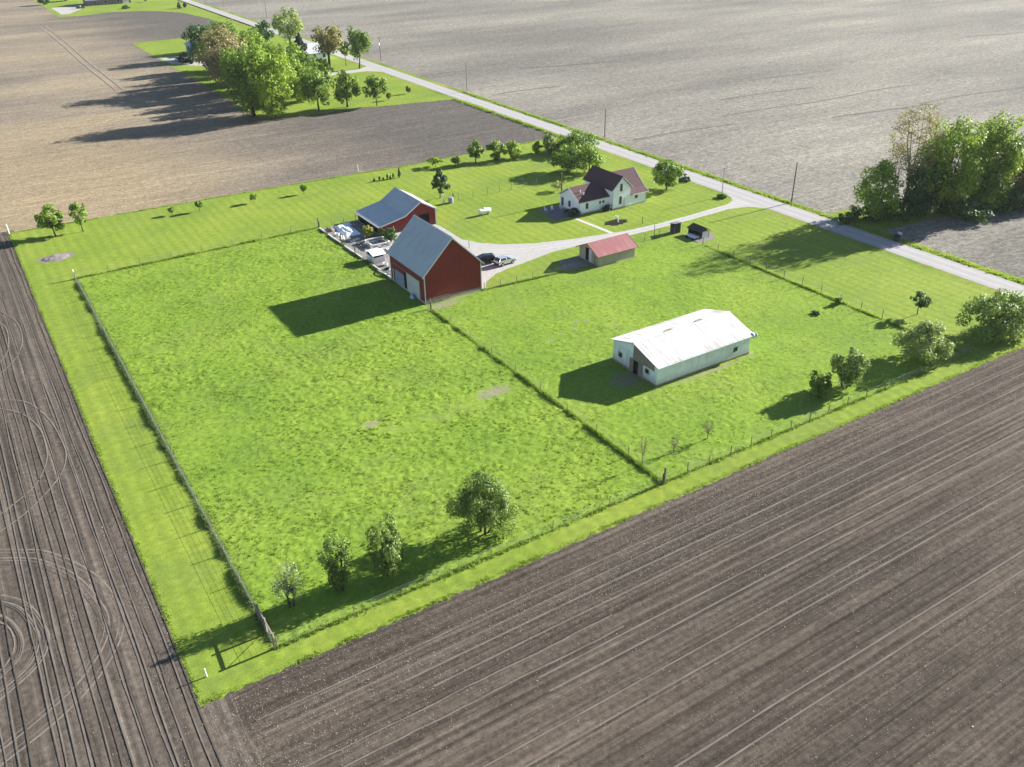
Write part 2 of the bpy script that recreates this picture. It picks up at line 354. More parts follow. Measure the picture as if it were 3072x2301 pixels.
M['black'] = plain('dark_interior', (0.012, 0.011, 0.011), 0.95, 0.2, 1.0, spec=0.05)
M['redroof'] = ribbed('faded_red_metal_roofing', (0.235, 0.066, 0.070), 0, 0.5, (0.29, 0.15, 0.14), 0.5, 0.4, 0.02, 0.5)
M['shedwall'] = ribbed('grey_tan_board_siding', (0.38, 0.34, 0.26), 0, 0.3, (0.27, 0.24, 0.19), 0.85, 0.2, 0.012, 0.4)
M['shedwallY'] = ribbed('grey_tan_board_siding_across', (0.38, 0.34, 0.26), 1, 0.3, (0.25, 0.24, 0.21), 0.85, 0.2, 0.012, 0.4)
M['door'] = plain('pale_grey_door_sheet', (0.52, 0.52, 0.50), 0.7, 0.12, 0.8, spec=0.2)
M['bluedoor'] = plain('faded_blue_grey_boards', (0.24, 0.28, 0.36), 0.9, 0.35, 1.5, spec=0.1)
M['wood'] = plain('grey_weathered_wood', (0.17, 0.145, 0.12), 0.95, 0.35, 4.0, spec=0.1)
M['polewood'] = plain('utility_pole_wood', (0.22, 0.19, 0.17), 0.95, 0.25, 2.0, spec=0.1)
M['whitepost'] = plain('white_painted_post', (0.78, 0.75, 0.68), 0.7, 0.1, 2.0)
M['wire'] = plain('galvanised_wire', (0.34, 0.37, 0.35), 0.6, 0.15, 1.0, spec=0.3)
M['bark'] = plain('bark', (0.075, 0.06, 0.048), 1.0, 0.4, 3.0, spec=0.05, bump=0.04)
M['palebark'] = plain('pale_bark', (0.16, 0.135, 0.10), 1.0, 0.35, 3.0, spec=0.05)
M['white'] = plain('white_enamel', (0.80, 0.80, 0.80), 0.4, 0.04, 1.0, spec=0.4)
M['tarp'] = plain('white_tarpaulin', (0.74, 0.75, 0.77), 0.6, 0.12, 0.7, spec=0.3, bump=0.1)
M['darkwood'] = plain('dark_stained_boards', (0.045, 0.043, 0.05), 0.9, 0.35, 2.5, spec=0.15)
M['tarroof'] = plain('black_tar_roofing', (0.022, 0.022, 0.024), 0.85, 0.3, 2.0, spec=0.2)
M['mulch'] = plain('dark_mulch', (0.022, 0.018, 0.014), 1.0, 0.5, 3.0, spec=0.05, bump=0.1)
M['ash'] = plain('ash_and_rubble', (0.19, 0.165, 0.155), 1.0, 0.5, 2.5, spec=0.05, bump=0.1)
M['junk'] = plain('grey_scrap', (0.30, 0.30, 0.32), 0.8, 0.5, 2.5, spec=0.2)
M['deck'] = plain('purple_grey_pavers', (0.17, 0.15, 0.17), 0.9, 0.35, 2.5, spec=0.1)
M['silver'] = plain('silver_car_paint', (0.50, 0.52, 0.54), 0.25, 0.04, 1.0, 0.6, 0.5)
M['navy'] = plain('dark_blue_car_paint', (0.018, 0.026, 0.042), 0.25, 0.05, 1.0, 0.3, 0.5)
M['bluecar'] = plain('pale_blue_car_paint', (0.22, 0.30, 0.38), 0.25, 0.05, 1.0, 0.4, 0.5)
M['rubber'] = plain('tyre_rubber', (0.012, 0.012, 0.012), 0.9, 0.1, 1.0, spec=0.1)
M['alloy'] = plain('wheel_alloy', (0.4, 0.4, 0.41), 0.35, 0.05, 1.0, 0.8)
M['redlamp'] = plain('red_lamp_lens', (0.35, 0.02, 0.02), 0.2, 0.05, 1.0, spec=0.5)
M['clearlamp'] = plain('clear_lamp_lens', (0.7, 0.7, 0.7), 0.15, 0.05, 1.0, spec=0.6)
M['nroof'] = plain('pale_grey_shingles', (0.42, 0.42, 0.43), 0.85, 0.12, 2.0)
M['farroof'] = plain('slate_shingles', (0.14, 0.13, 0.16), 0.85, 0.15, 2.0)
M['metalgate'] = plain('grey_gate_tube', (0.26, 0.28, 0.28), 0.5, 0.1, 1.0, spec=0.4)
M['straw'] = plain('dry_straw', (0.33, 0.28, 0.225), 0.9, 0.35, 2.0, spec=0.1)
M['clod'] = plain('dark_clods', (0.06, 0.054, 0.05), 1.0, 0.3, 2.0, spec=0.05)
M['chair'] = plain('white_plastic', (0.7, 0.7, 0.74), 0.5, 0.05, 1.0)
L = {}
L['mid'] = leaf_mat('mid_green_leaves', (0.045, 0.105, 0.012), (0.22, 0.33, 0.038))
L['fresh'] = leaf_mat('fresh_green_leaves', (0.075, 0.15, 0.012), (0.27, 0.38, 0.032), 0.4)
L['dark'] = leaf_mat('dark_green_leaves', (0.020, 0.06, 0.014), (0.07, 0.145, 0.03), 0.25)
L['pale'] = leaf_mat('pale_green_leaves', (0.13, 0.20, 0.05), (0.32, 0.39, 0.12), 0.4)
L['silver'] = leaf_mat('silvery_green_leaves', (0.035, 0.08, 0.014), (0.25, 0.34, 0.075), 0.3)
L['tan'] = leaf_mat('tan_budding_leaves', (0.15, 0.135, 0.055), (0.37, 0.325, 0.15), 0.35)
L['olive'] = leaf_mat('olive_budding_leaves', (0.12, 0.115, 0.03), (0.27, 0.25, 0.06), 0.35)
L['brown'] = leaf_mat('brownish_leaves', (0.075, 0.075, 0.025), (0.18, 0.17, 0.05), 0.3)
L['conifer'] = leaf_mat('blue_black_needles', (0.012, 0.03, 0.018), (0.03, 0.06, 0.03), 0.1)
L['flower'] = leaf_mat('yellow_green_blossom', (0.20, 0.22, 0.03), (0.42, 0.42, 0.06), 0.35)
L['blossom'] = leaf_mat('white_blossom_leaves', (0.09, 0.13, 0.04), (0.50, 0.52, 0.36), 0.3)

# ================================================================== THE SETTING
BIG = 1500
sheet('ground', [(-BIG, -BIG), (BIG, -BIG), (BIG, BIG), (-BIG, BIG)], 0.0, M['east'])
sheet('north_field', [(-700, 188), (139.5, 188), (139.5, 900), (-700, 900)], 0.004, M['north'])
sheet('south_field', [(6.2, -200), (600, -200), (600, 58), (6.2, 58)], 0.004, M['south'])
sheet('west_field', [(-500, -200), (7.0, -200), (7.0, 62), (5.5, 198), (-500, 190)], 0.008, M['west'], rag=(1.5, 0.25), seed=4)

# property turf, mown round the outside of the fences
sheet('lawn', [(4.5, 57.6), (140.5, 57.0), (140.5, 194.8), (127, 194.6), (90, 193.6), (65, 195.0), (4.6, 196.5)], 0.016, M['lawn'], rag=(0.5, 0.35), seed=11)
sheet('neighbour_lawn', [(78.6, 262.3), (94, 259.4), (107, 258.8), (136, 252.6), (140.5, 253), (140.5, 470), (121, 466), (111, 452), (102, 439), (78.5, 437)], 0.016, M['lawn'], rag=(1.0, 0.5), seed=12)
sheet('far_lawn', [(66.2, 800), (66.3, 556), (76, 553), (93, 559), (108, 553), (116, 546), (124, 531), (129, 499), (131, 460), (140.5, 440), (140.5, 800)], 0.020, M['lawn'], rag=(1.2, 0.6), seed=13)
sheet('road_verge', [(143, -300), (147.0, -300), (146.6, 60), (146.8, 105), (146.2, 112), (146.2, 700), (143, 700)], 0.016, M['verge'], rag=(0.8, 0.5), seed=14)
sheet('roadside_grass', [(136.9, -300), (139.6, -300), (139.6, 700), (137.6, 700), (137.6, 253), (138.2, 252), (138.2, 195), (137.4, 194)], 0.020, M['verge'], rag=(0.8, 0.35), seed=15)
sheet('copse_grass', [(146.5, 99.5), (160, 98.5), (180, 93), (205, 88), (205, 100), (182, 105), (160, 111), (147, 112.5)], 0.020, M['verge'], rag=(0.8, 0.6), seed=16)
sheet('road', [(138.9, -300), (144.1, -300), (144.1, 800), (138.9, 800)], 0.034, M['road'], rag=(0.9, 0.12), seed=17)
drv_up = [(139.6, 136.5), (138.2, 131.5), (136.6, 129.4), (134.1, 128.3), (123.2, 127.5), (114.6, 127.3), (106.9, 127.7), (103.3, 128.3), (95, 130.0), (87.7, 132.3), (82.3, 135.4), (79.3, 138.6), (77.6, 142), (77.8, 151.2), (77.5, 152.5)]
drv_lo = [(65.8, 153.0), (65.5, 150), (62, 150), (61.5, 146), (68.8, 140), (68.8, 119.4), (69.4, 119.3), (71.0, 121.6), (74, 123.6), (77.7, 124.5), (83.3, 125.5), (88.3, 126.6), (93.9, 126.3), (106.3, 125.2), (118.1, 125.3), (121.4, 125.3), (132.1, 125.8), (136.4, 124.6), (138.3, 122.3), (139.6, 118.5)]
sheet('driveway', drv_up+drv_lo, 0.028, M['gravel'], rag=(0.5, 0.16), seed=18)
sheet('neighbour_driveway', [(139.6, 330), (138.8, 322), (134, 318.5), (126, 318.5), (110, 322), (96, 345), (92, 372), (88, 388), (79, 392), (80, 372), (88, 362), (94, 340), (106, 315), (126, 313.5), (135, 313), (139.6, 308)], 0.024, M['gravel'], rag=(1.0, 0.3), seed=19)
sheet('far_driveway', [(69, 602), (69, 566), (73, 566), (76, 572), (80, 580), (84, 590), (84, 604)], 0.024, M['gravel'], rag=(1.0, 0.3), seed=20)
sheet('barnyard', [(57.3, 163.2), (65.6, 163.2), (65.6, 153.2), (69.2, 152.4), (69.5, 132.2), (57.9, 132.2), (57.6, 143)], 0.022, M['yard'], rag=(0.5, 0.2), seed=21)
sheet('garden_path', [(102.2, 139.2), (103.0, 139.2), (103.9, 128.2), (103.0, 128.2)], 0.024, M['concrete'])
sheet('patio', [(98.6, 140.6), (104.4, 140.5), (104.4, 147.6), (99.3, 147.8)], 0.028, M['deck'])
sheet('shed_apron', [(85.2, 117.2), (91, 116.2), (91, 122), (87, 122.2), (84.6, 120)], 0.024, M['yard'], rag=(0.4, 0.35), seed=22)
sheet('verge_gravel', [(113.4, 114.6), (117.5, 114.9), (119.6, 116.9), (117.4, 119.2), (113.2, 119.0)], 0.024, M['yard'], rag=(0.4, 0.25), seed=23)

# ---- pasture: uneven grazed turf, real relief
BARE = []
def bare(px, py, rx, ry, v): x, y = survey(px, py); BARE.append((x, y, rx, ry, v))
bare(1480, 1178, 4.0, 1.9, 0.85); bare(1460, 1190, 7, 2.6, 0.35); bare(1115, 1274, 1.5, 0.8, 1.0); bare(1170, 1292, 1.0, .6, .6)
for px, py in ((1845, 976), (1728, 963), (1760, 962), (1683, 999), (1722, 985), (1650, 1022)): bare(px, py, 0.9, 0.7, 0.75)
bare(1330, 915, 4.2, 1.3, 1.0); bare(1390, 905, 4, 2.5, 0.45); bare(1258, 925, 2, 1.6, .55); bare(1880, 1140, 3.6, 3.2, 0.85); bare(1800, 1085, 3.5, 2.2, 0.4); bare(1690, 1385, 1.6, 1, .35)
for k in range(9): bare(1160+k*36, 1290-k*11+(k%3)*8, 2.8, 1.3, .48)
bare(240, 850, 2.5, 2, .5); bare(270, 870, 2, 3, .4)
BARE += [(56.0, 126, 2.4, 6, 0.55), (80, 76.6, 10, 0.5, 0.9), (88.6, 78, 1.2, 3, 0.7), (57, 150, 0.8, 12, 0.5), (12.5, 162.4, 3.0, 1.2, .4), (63.5, 118.6, 5.5, 0.5, 1.0)]
def bare_at(x, y):
    b = np.zeros(x.shape)
    for cx_, cy_, rx, ry, v in BARE: b = np.maximum(b, v*np.exp(-(((x-cx_)/rx)**2+((y-cy_)/ry)**2)))
    return b
def turf_h(x, y, k):
    h = 0.28*vnoise(x*0.8, y*1.0, 31)+0.42*vnoise(x*1.9+9, y*2.2+3, 32)+0.34*vnoise(x*3.3, y*3.9, 33)
    low = vnoise(x*0.06+4, y*0.06+7, 34)
    return k*(0.55+0.9*low)*np.clip(h-0.25, 0, 2)
W_PAST = [(11.95, 60.5), (57.65, 60.4), (57.75, 117.5), (57.75, 131.6), (57.45, 143), (57.0, 163.5), (11.7, 163.3)]
E_PAST = [(57.75, 60.4), (113.9, 60.3), (113.6, 113.3), (112.6, 116.5), (112.5, 120.6), (99.2, 121.2), (99.0, 116), (91, 116), (90.9, 117.2), (78, 117.6), (68.6, 118.7), (57.95, 118.7)]
def pasture(name, poly, step, k, seed):
    P = np.array(poly); x0, y0 = P.min(0); x1, y1 = P.max(0)
    nx = int((x1-x0)/step)+1; ny = int((y1-y0)/step)+1
    X, Y = np.meshgrid(np.linspace(x0, x1, nx), np.linspace(y0, y1, ny), indexing='ij')
    d = seg_dist(X, Y, poly); ins = inside(X, Y, poly); b = bare_at(X, Y)
    Z = 0.022+turf_h(X, Y, k)*np.clip(d/0.8, 0, 1)*np.clip(1-b*0.9, 0.1, 1)
    idx = np.arange(nx*ny).reshape(nx, ny)
    F = np.stack([idx[:-1, :-1], idx[1:, :-1], idx[1:, 1:], idx[:-1, 1:]], -1).reshape(-1, 4)
    cin = (ins[:-1, :-1] & ins[1:, :-1] & ins[1:, 1:] & ins[:-1, 1:]).reshape(-1)
    F = F[cin]; used = np.unique(F); remap = np.full(nx*ny, -1); remap[used] = np.arange(len(used))
    V = np.stack([X, Y, Z], -1).reshape(-1, 3)[used]
    o = np_mesh(name, V, remap[F], M['pasture'], smooth=True)
    at = o.data.attributes.new('bare', 'FLOAT', 'POINT'); at.data.foreach_set('value', b.reshape(-1)[used].astype(np.float32))
    return tag(o, kind='structure')
pasture('pasture', W_PAST, 0.22, 0.17, 1)
pasture('paddock', E_PAST, 0.22, 0.13, 2)

def blades(name, x, y, z, h, wdt, nper, mat, label, seed, lean=0.5, cat='grass'):
    g = np.random.default_rng(seed); n = len(x)
    X = np.repeat(x, nper)+g.normal(0, 0.09, n*nper); Y = np.repeat(y, nper)+g.normal(0, 0.09, n*nper); Z = np.repeat(z, nper)-0.03
    H = np.repeat(h, nper)*g.uniform(0.6, 1.15, n*nper); a = g.uniform(0, 2*np.pi, n*nper); wv = wdt*g.uniform(0.6, 1.4, n*nper)
    la = g.uniform(0, 2*np.pi, n*nper); ll = H*lean*g.uniform(0.2, 1.2, n*nper)
    dx, dy = np.cos(a)*wv/2, np.sin(a)*wv/2
    V = np.stack([np.stack([X-dx, Y-dy, Z], -1), np.stack([X+dx, Y+dy, Z], -1), np.stack([X+np.cos(la)*ll, Y+np.sin(la)*ll, Z+H], -1)], 1).reshape(-1, 3)
    o = np_mesh(name, V, np.arange(len(V)).reshape(-1, 3), mat)
    return tag(o, label, cat, kind='stuff')
def scatter(poly, n, seed):
    g = np.random.default_rng(seed); P = np.array(poly); lo, hi = P.min(0), P.max(0)
    x = g.uniform(lo[0], hi[0], n); y = g.uniform(lo[1], hi[1], n); k = inside(x, y, poly); return x[k], y[k], g
for nm, poly, n, kk, lab, sd in (('pasture_grass', W_PAST, 42000, 0.17, 'uneven bright green tufts covering the large open pasture', 41),
                                 ('paddock_grass', E_PAST, 20000, 0.13, 'shorter green tufts covering the paddock round the white barn', 42)):
    x, y, g = scatter(poly, n, sd); b = bare_at(x, y); dens = vnoise(x*0.35, y*0.45, 77)*0.6+vnoise(x*1.1, y*1.3, 78)*0.4
    k = (b < 0.35) & (dens > g.uniform(0.0, 0.95, len(x))) & ~((x > 71) & (x < 88.8) & (y > 77) & (y < 87.3)) & (np.hypot(x-23.5, y-65) > 0)
    x, y, dens = x[k], y[k], dens[k]
    z = 0.022+turf_h(x, y, kk)*np.clip(seg_dist(x, y, poly)/0.8, 0, 1)
    blades(nm, x, y, z, g.uniform(0.06, 0.155, len(x))*(0.5+dens)*(1.15 if sd == 41 else 0.85), 0.11, 6, M['blade'], lab, sd)

def strip(name, path, width, per_m, h, mat, label, seed, wdt=0.08, nper=5, z=0.02):
    g = np.random.default_rng(seed); xs = []; ys = []
    for (x0, y0), (x1, y1) in zip(path[:-1], path[1:]):
        Ln = math.hypot(x1-x0, y1-y0); n = int(Ln*per_m); t = g.random(n); o = g.normal(0, width/2, n)
        xs.append(x0+(x1-x0)*t-(y1-y0)/Ln*o); ys.append(y0+(y1-y0)*t+(x1-x0)/Ln*o)
    x = np.concatenate(xs); y = np.concatenate(ys); lump = vnoise(x*0.5, y*0.5, seed+100)
    k = g.random(len(x)) < (0.35+0.9*lump); x, y, lump = x[k], y[k], lump[k]
    blades(name, x, y, np.full(len(x), z), h*(0.45+1.0*lump)*g.uniform(0.7, 1.2, len(x)), wdt, nper, mat, label, seed)
strip('fence_grass', [(11.75, 163.3), (12.0, 61)], 0.34, 60, 0.40, M['tallgrass'], 'tall grey-green grass along the long west fence', 51)
strip('fence_grass', [(57.78, 116.5), (57.72, 60.4)], 0.34, 60, 0.40, M['blade'], 'tall tussocky grass along the fence between both pastures', 52)
strip('fence_grass', [(11.7, 163.5), (57.2, 164)], 0.35, 45, 0.40, M['blade'], 'tall grass along the fence north of the large pasture', 53)
strip('fence_grass', [(12.0, 60.4), (110, 60.15), (114.4, 60.1)], 0.30, 26, 0.30, M['blade'], 'tall grass along the fence beside the near ploughed field', 54)
strip('fence_grass', [(113.6, 113), (114.1, 61)], 0.35, 45, 0.36, M['blade'], 'tall grass along the fence beside the mown roadside lawn', 55)
strip('fence_grass', [(68.6, 118.8), (90, 117.3)], 0.3, 40, 0.34, M['blade'], 'tall grass along the fence between red barn and red-roofed shed', 56)
strip('edge_grass', [(4.6, 57.8), (140, 57.2)], 0.30, 26, 0.16, M['blade'], 'ragged grass edge along the near ploughed field', 57, 0.07)
strip('edge_grass', [(4.7, 58), (4.7, 196)], 0.30, 24, 0.16, M['blade'], 'ragged grass edge along the planted rows', 58, 0.07)
strip('edge_grass', [(4.7, 196.4), (65, 195), (90, 193.6), (137, 194.6)], 0.35, 22, 0.22, M['blade'], 'ragged grass edge along the field north of the farmyard', 59, 0.1)
strip('verge_weeds', [(145.4, 60), (145.4, 260)], 0.9, 26, 0.34, M['blade'], 'rough grass and weeds in the ditch beyond the road', 60, 0.14)
strip('verge_weeds', [(137.9, 195), (137.9, 252)], 0.9, 26, 0.45, M['blade'], 'rough dark grass on the near bank of the road', 61, 0.16)
strip('barn_weeds', [(57.6, 133), (57.5, 143), (57.1, 163)], 0.3, 34, 0.4, M['tallgrass'], 'weeds along the low wall of the barnyard', 62)

# ---- straw and clods lying on the near fields
def flakes(name, x, y, size, mat, label, seed, z=0.03, cat='crop residue'):
    g = np.random.default_rng(seed); n = len(x); a = g.uniform(0, 6.283, n); s = size*g.lognormal(0, .28, n); t = g.normal(0, .35, n)
    ux, uy = np.cos(a)*s, np.sin(a)*s; k = g.uniform(.25, .8, n); wx, wy = -uy*k, ux*k; dz = np.abs(t)*s
    P = np.stack([x, y, np.full(n, z)], -1)
    V = np.stack([P-np.stack([ux, uy, 0*ux], -1)*.5, P-np.stack([wx, wy, -dz], -1)*.5, P+np.stack([ux, uy, dz], -1)*.5, P+np.stack([wx, wy, 0*wx], -1)*.5], 1).reshape(-1, 3)
    return tag(np_mesh(name, V, np.arange(n*4).reshape(-1, 4), mat), label, cat, kind='stuff')
g_ = np.random.default_rng(90)
x = g_.uniform(5, 190, 130000); y = 57.6-np.abs(g_.exponential(13, 130000)); k = (y > -4) & (g_.random(130000) < .16+1.0*vnoise(x*.03, y*.25, 91)**2)
flakes('crop_residue', x[k], y[k], .072, M['straw'], 'pale stalk fragments strewn over the near ploughed field', 92)
x = g_.uniform(5, 190, 40000); y = 57.2-np.abs(g_.exponential(16, 40000)); k = (y > -5)
flakes('soil_clods', x[k], y[k], .07, M['clod'], 'dark clods strewn over the near ploughed field', 93, cat='soil clods')
x = 4.8-np.abs(g_.exponential(4, 50000)); y = g_.uniform(10, 196, 50000); k = g_.random(50000) < .1+1.0*vnoise(x*.9, y*.05, 94)**2
flakes('crop_residue', x[k], y[k], .06, M['straw'], 'pale stalk fragments lying between the planted rows', 95)
x = g_.uniform(57.8, 69, 1500); y = g_.uniform(132.5, 163, 1500)
flakes('yard_litter', x[:900], y[:900], .28, M['junk'], 'grey litter and stones over the barnyard ground', 96, cat='litter'); flakes('yard_litter', x[900:], y[900:], .22, M['straw'], 'pale straw and scraps over the barnyard ground', 97, cat='litter')

# ---- packed wheel tracks in the fields
S = 3072/2212
def track(pts, width=0.34, z=0.012, mat='track', px=True, label=None):
    P = [survey(x*S, y*S) for x, y in pts] if px else pts
    P = smooth_curve(P, 10); V = []; F = []
    for i, p in enumerate(P):
        a = np.array(P[max(i-1, 0)]); b = np.array(P[min(i+1, len(P)-1)]); d = b-a; d = d/np.linalg.norm(d); nrm = np.array([-d[1], d[0]])
        wv = width*(0.8+0.4*rng.random())
        V += [(*(np.array(p)+nrm*wv/2), z), (*(np.array(p)-nrm*wv/2), z)]
        if i: F.append((2*i-2, 2*i-1, 2*i+1, 2*i))
    o = np_mesh('wheel_track', V, F, M[mat]); tag(o, kind='structure'); return o
zz = 0.012
for pts in ([(-30, 1188), (40, 1187), (110, 1193), (200, 1236), (250, 1290), (268, 1343), (250, 1405), (200, 1480), (120, 1560), (0, 1655), (-80, 1720)],
            [(-30, 1207), (40, 1205), (95, 1211), (165, 1243), (218, 1300), (236, 1345), (222, 1400), (165, 1480), (90, 1550), (-20, 1640)],
            [(-30, 1282), (0, 1285), (60, 1303), (97, 1350), (106, 1388), (80, 1440), (0, 1512), (-50, 1550)],
            [(-30, 1294), (0, 1298), (45, 1313), (78, 1355), (85, 1390), (62, 1440), (0, 1495), (-40, 1525)],
            [(-20, 1322), (20, 1337), (45, 1368), (50, 1400), (35, 1432), (-10, 1475)],
            [(-20, 1338), (15, 1352), (30, 1378), (30, 1405), (10, 1440), (-20, 1462)],
            [(-20, 866), (55, 868), (105, 905), (135, 955), (143, 990), (125, 1035), (60, 1105), (-30, 1170)],
            [(-20, 880), (45, 893), (85, 925), (100, 965), (100, 1000), (75, 1050), (10, 1105), (-30, 1135)],
            [(-20, 690), (10, 705), (19, 735), (14, 765), (-15, 800)], [(-10, 668), (30, 690), (48, 725), (40, 765), (10, 800), (-20, 820)]):
    track(pts, 0.15, zz, 'ring'); zz += 0.002
    if 1000 < pts[0][1] < 1330:
        track([(x*.97-3, 1380+(y-1380)*.965 if y > 1100 else y+9) for x, y in pts], 0.11, zz, 'track'); zz += 0.002
        track([(x*.93-6, 1380+(y-1380)*.92 if y > 1100 else y+22) for x, y in pts], 0.11, zz, 'trackdark'); zz += 0.002
# old furrows and passes across the far fields
for pts in ([(2172, 347), (2330, 322), (2480, 300), (2640, 268), (2760, 252)], [(2160, 300), (2290, 280), (2440, 262)], [(2250, 240), (2380, 225), (2500, 208)], [(2760, 312), (2880, 288), (3000, 272), (3072, 260)],
            [(1900, 420), (2060, 392), (2200, 372)], [(2500, 352), (2660, 330), (2800, 312)], [(1480, 285), (1560, 272), (1680, 258)], [(2900, 110), (3000, 103), (3090, 95)], [(1560, 205), (1700, 196), (1850, 182)]):
    track([(x/S, y/S) for x, y in pts], .6, zz, 'furrow'); zz += .003
for pts in ([(120, 80), (180, 128), (235, 178), (300, 232), (350, 272)], [(138, 80), (196, 124), (254, 176), (322, 230), (372, 270)]):
    track([(x/S, y/S) for x, y in pts], .7, zz, 'northpass'); zz += .003
for xx in (140.45, 142.65): track([(xx+.06*math.sin(i), -100+i*30) for i in range(29)], .75, .038, 'roadwear', px=False)
dc = [(138.5, 127.0), (132, 127.0), (122.5, 126.4), (114, 126.2), (106.6, 126.4), (100, 127.0), (94, 128.0), (87.5, 129.6), (82, 131.4), (78, 134)]
for o_ in (-.7, .7): track([(x_, y_+o_) for x_, y_ in dc], .42, .032 if o_ < 0 else .033, 'gravelwear', px=False)
# straight pairs in the near field, along its length
zz = 0.014
for y0, y1, x0, x1, wv in ((50.6, 50.2, 20, 300, .22), (48.8, 48.5, 22, 300, .22), (44.6, 43.9, 30, 300, .24), (42.9, 42.3, 30, 300, .24), (39.6, 39.4, 14, 300, .2),
                            (37.8, 37.5, 14, 300, .22), (31.5, 31.0, 18, 260, .22), (29.8, 29.3, 18, 260, .2), (46.9, 45.6, 50, 300, .16), (53.6, 53.9, 8, 120, .2), (51.9, 52.3, 8, 120, .16), (47.2, 47.0, 3, 40, .2), (45.6, 45.3, 3, 40, .2)):
    k = 26; pts = [(x0+(x1-x0)*i/k, y0+(y1-y0)*i/k+0.05*math.sin(i*.7+y0)+0.025*rng.normal()) for i in range(k+1)]
    track(pts, wv*.8, zz, px=False); zz += 0.002
for x0, x1, ya, yb, wv, mt in ((1.2, 1.4, 10, 195, .22, 'track'), (-0.4, -0.2, 10, 195, .22, 'track'), (2.6, 2.8, 10, 196, .3, 'trackdark'), (-2.3, -2.1, 10, 190, .25, 'trackdark'), (-4.4, -4.1, 5, 190, .24, 'track'), (-6.0, -5.7, 5, 190, .24, 'track'), (-10.2, -9.8, 5, 190, .22, 'track'), (-11.8, -11.4, 5, 190, .22, 'track'), (3.7, 3.9, 20, 196, .2, 'track')):
    k = 30; pts = [(x0+(x1-x0)*i/k+0.06*math.sin(i*1.3+x0)+0.06*rng.normal(), ya+(yb-ya)*i/k) for i in range(k+1)]
    track(pts, wv*.6, zz, mt, px=False); zz += 0.002
for j in range(16):
    x0 = 4.2-j*1.35+rng.normal()*.25; ya = 5+rng.random()*25; k = 24
    track([(x0+.04*math.sin(i*.9+j)+.04*rng.normal(), ya+(190-ya)*i/k) for i in range(k+1)], .09+.05*rng.random(), zz, 'track' if j % 3 else 'trackdark', px=False); zz += 0.002

# ================================================================== BUILDINGS
SPLIT = {'corner_board', 'fascia', 'gutter', 'rake_board', 'post', 'end_cladding', 'gatepost', 'step'}
def islands(mb):
    p = list(range(len(mb.v)))
    def find(i):
        while p[i] != i: p[i] = p[p[i]]; i = p[i]
        return i
    for f in mb.f:
        for i in f[1:]: p[find(i)] = find(f[0])
    out = {}
    for f, m in zip(mb.f, mb.mi): out.setdefault(find(f[0]), []).append((f, m))
    res = []
    for fs in out.values():
        idx = sorted({i for f, _ in fs for i in f}); mp = {i: k for k, i in enumerate(idx)}; n = MB()
        n.v = [mb.v[i] for i in idx]; n.f = [tuple(mp[i] for i in f) for f, _ in fs]; n.mi = [m for _, m in fs]; res.append(n)
    return res
class Thing:
    def __init__(s, name, loc, label, cat, group=None, rz=0.0):
        s.loc = loc if len(loc) == 3 else (loc[0], loc[1], 0.0); s.root = empty(name, s.loc, rz, label, cat, group); s.local = rz != 0.0
    def part(s, name, mb, mat, smooth=False, parent=None, label=None, local=False):
        if name in SPLIT:
            pcs = islands(mb)
            if len(pcs) > 1: return [s.part1(name, p, mat, smooth, parent, label, local) for p in pcs]
        return s.part1(name, mb, mat, smooth, parent, label, local)
    def part1(s, name, mb, mat, smooth=False, parent=None, label=None, local=False):
        o = mb.build(name, mat, parent or s.root, smooth, None if (local or s.local) else s.loc)
        if label: o['label'] = label
        return o
def B(*a): return MB().box(*a)
def window_on(T, side, u, z0, z1, wdt, at, sign, glass='glass', frame='trim', name='window'):
    """a framed window proud of a wall; side 'S': wall at y=at facing -y, u = x; side 'W': wall at x=at facing -x, u = y"""
    f = MB(); g = MB(); e = 0.07
    def bx(mb, u0, u1, a, b, d0, d1):
        lo, hi = sorted((at+sign*d0, at+sign*d1))
        if side == 'S': mb.box(u0, u1, lo, hi, a, b)
        else: mb.box(lo, hi, u0, u1, a, b)
    h = wdt/2
    bx(f, u-h-e, u-h, z0-e, z1+e, -.01, .05); bx(f, u+h, u+h+e, z0-e, z1+e, -.01, .05)
    bx(f, u-h, u+h, z1, z1+e, -.01, .05); bx(f, u-h, u+h, z0-e, z0, -.01, .07)
    bx(g, u-h, u+h, z0, z1, -.01, .018)
    fo = T.part(name, f, M[frame]); T.part('pane', g, M[glass], parent=fo)
    return fo

# ---- tall red barn
T = Thing('red_barn', (63.2, 125.45), 'tall dark red barn with steep grey-blue metal roof, pale door on its shaded side', 'barn')
T.part('wall', MB().prism([(57.95, 0.25), (68.5, 0.25), (68.5, 5.0), (63.22, 10.22), (57.95, 5.0)], 'Y', 119.1, 131.8), M['redN'])
T.part('foundation', B(57.88, 68.57, 119.03, 131.87, 0, 0.25), M['concrete'])
rf = MB(); rf.slab((57.5, 118.8, 4.85), (63.22, 118.8, 10.46), (63.22, 132.1, 10.46), (57.5, 132.1, 4.85), 0.12); rf.slab((63.23, 118.8, 10.46), (68.95, 118.8, 4.85), (68.95, 132.1, 4.85), (63.23, 132.1, 10.46), 0.12)
ro = T.part('roof', rf, M['bluegrey'])
T.part('ridge_cap', MB().prism([(63.0, 10.40), (63.225, 10.58), (63.45, 10.40), (63.225, 10.50)], 'Y', 118.78, 132.12), M['trim'], parent=ro)
for s_, yy in (('near', 118.74), ('far', 132.16)):
    b_ = MB(); b_.bar((57.45, yy, 4.70), (63.225, yy, 10.36), 0.06, 0.17); b_.bar((63.225, yy, 10.36), (69.0, yy, 4.70), 0.06, 0.17)
    T.part('rake_board', b_, M['trim'])
cb = MB(); [cb.box(x-.07, x+.07, y-.07, y+.07, 0.25, 5.0) for x, y in ((57.95, 119.1), (68.5, 119.1), (57.95, 131.8))]
T.part('corner_board', cb, M['trim'])
